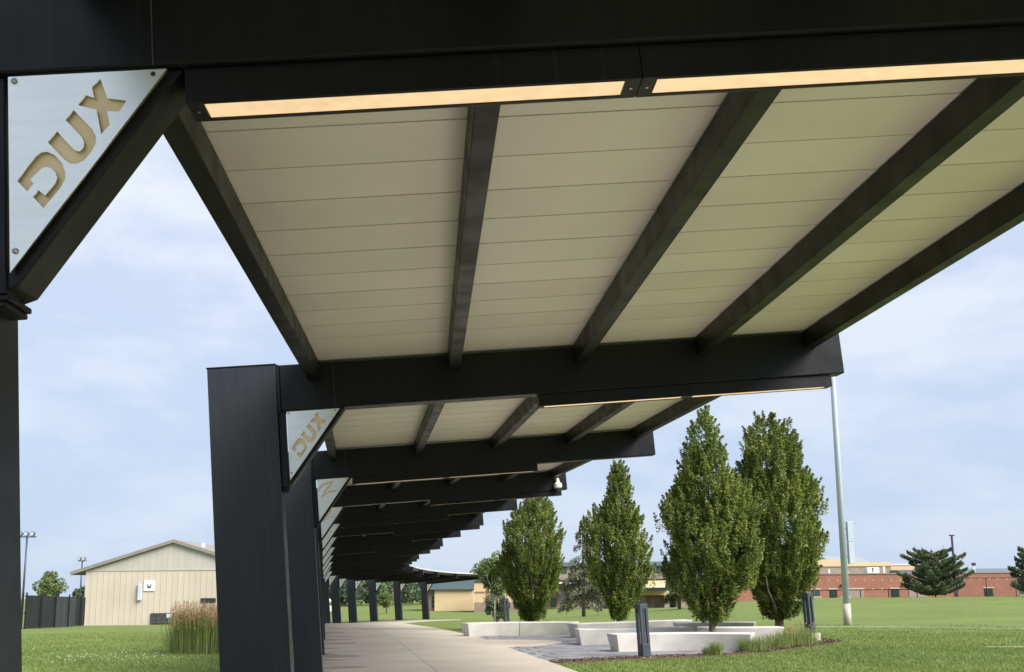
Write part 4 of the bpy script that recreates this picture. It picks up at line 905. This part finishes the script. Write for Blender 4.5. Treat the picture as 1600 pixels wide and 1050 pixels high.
def opening(x0, x1, z0, z1, kind):
    wallbox(r, 'lintel', 'cast', x0-.2, x1+.2, z1+.02, z1+.2, Y-.09, .085)
    f_ = wallbox(r, {'w': 'window', 'd': 'door', 'g': 'roll_door'}[kind], {'w': 'trim', 'd': 'dark', 'g': 'rolldoor'}[kind], x0, x1, z0, z1, Y-.07, .066)
    if kind == 'w': wallbox(f_, 'pane', 'green_glass', x0+.08, x1-.08, z0+.08, z1-.08, Y-.11, .035); wallbox(r, 'sill', 'cast', x0-.15, x1+.15, z0-.2, z0-.01, Y-.12, .115)
    if kind == 'd': wallbox(f_, 'pane', 'glass', x0+.12, x1-.12, z0+.9, z1-.12, Y-.11, .035)
opening(54.5, 56.0, -1.46, -.2, 'w'); opening(57.7, 59.06, -2.7, -.22, 'd'); opening(61.1, 63.96, -2.7, -.2, 'g'); opening(68.94, 70.4, -2.7, -.2, 'd'); opening(72.2, 75.4, -2.7, -.23, 'g'); opening(85.95, 87.5, -2.7, -.23, 'd')
opening(49.6, 51, -1.46, -.2, 'w'); opening(46.0, 47.4, -1.46, -.2, 'w'); opening(92.5, 94, -1.46, -.2, 'w')
for k in range(32):
    x = 43+k*1.63
    wallbox(r, 'accent_block', 'cast', x-.1, x+.1, 1.28, 1.5, Y-.035, .03)
for x in (65.7, 67.35): wallbox(r, 'accent_block', 'cast', x-.12, x+.12, -.28, -.02, Y-.035, .03)
for x in (60.0, 71.2): wallbox(r, 'wall_light', 'dark', x-.3, x+.3, .45, .68, Y-.4, .4)
# white cabinets by the doors and a flat white table roof on the rise
tag(MB().box(57.75, 59.2, 183, 184, hz(58, 183)-.02, hz(58, 183)+1.35).build('utility_cabinet', M['white'], org=(58.4, 183.5, hz(58, 183)), bevel=.03), 'white utility cabinet before the brick school door', 'cabinet')
# ------------------------------------------------------------------ fences on the rise
def rail_fence(pts, H, label, sp_=2.6, mesh=True, dia=.03):
    x0, y0 = pts[0]; r = empty('chain_link_fence', (x0, y0, hz(x0, y0)), label, 'fence')
    rl = MB(); ms = MB()
    for k in range(len(pts)-1):
        a = Vector((*pts[k], 0)); b = Vector((*pts[k+1], 0)); L = (b-a).length; n = max(1, round(L/sp_))
        for j in range(n+1):
            p = a.lerp(b, j/n); z = hz(p.x, p.y)
            if j < n or k == len(pts)-2: MB().tube([(p.x, p.y, z-.1), (p.x, p.y, z+H)], [dia*1.3, dia*1.3], 6).build('post', M['slat'], r)
            if j < n:
                q_ = a.lerp(b, (j+1)/n); z2 = hz(q_.x, q_.y)
                MB().tube([(p.x, p.y, z+H-.02), (q_.x, q_.y, z2+H-.02)], [dia, dia], 6).build('top_rail', M['slat'], r)
                if mesh:
                    m_ = int((q_-p).length/.13)
                    for e in range(m_):
                        for sg in (0, 1):
                            u0, u1 = e/m_, (e+1)/m_; pa, pb = p.lerp(q_, u0), p.lerp(q_, u1); nvz = int(H/.13)
                            for f_ in range(nvz):
                                zz = z+(f_/nvz)*(H-.05); za, zb = (zz, zz+H/nvz) if sg == 0 else (zz+H/nvz, zz)
                                ms.add([(pa.x, pa.y, za), (pb.x, pb.y, zb), (pb.x, pb.y, zb+.008), (pa.x, pa.y, za+.008)], [(0, 1, 2, 3)])
    if mesh: tag(ms.build('wire_mesh', M['slat'], r), kind='stuff')
rail_fence([(23.5, 82), (27, 81), (31.2, 80.5)], .62, 'low black fence on the grass rise before the brick school doors', 2.6, mesh=False)
rail_fence([(31.4, 73.6), (35.4, 73.3), (44.5, 72.6)], 1.35, 'tall black chain link fence on the rise in front of the pines', 2.1, dia=.022)
x, y = 36.2, 72; tag(MB().box(x-.9, x+.75, y-.3, y+.3, hz(x, y)+.09, hz(x, y)+.19).box(x-.8, x-.7, y-.2, y+.2, hz(x, y)-.02, hz(x, y)+.089).box(x+.55, x+.65, y-.2, y+.2, hz(x, y)-.02, hz(x, y)+.089).build('field_bench', M['white'], org=(x, y, hz(x, y))), 'low white bench top on the rise by the pointed pine', 'bench')

# ------------------------------------------------------------------ camper parked beyond the canopy
x, y = -25.6, 136; gz = hz(x, y); r = empty('camper_van', (x, y, gz), 'white camper partly hidden behind the canopy columns', 'camper')
MB().prism([(-2.2, .35), (1.5, .35), (1.9, .6), (2.0, 1.2), (1.2, 1.35), (1.7, 1.9), (1.4, 2.25), (-2.2, 2.25)], -.95, .95, lambda u, v, d: (x+u, y+d, gz+v)).build('body', M['white'], r, bevel=.05)
for a in (-1.6, -.5, .5): MB().box(x+a, x+a+.7, y-.97, y-.952, gz+1.3, gz+1.8).build('window', M['glass'], r)
for a in (-1.3, 1.2): MB().lathe((x+a, y-.85, gz+.32), [(.33, .0), (.33, -.2)], 14, 'y').build('wheel', M['dark'], r)
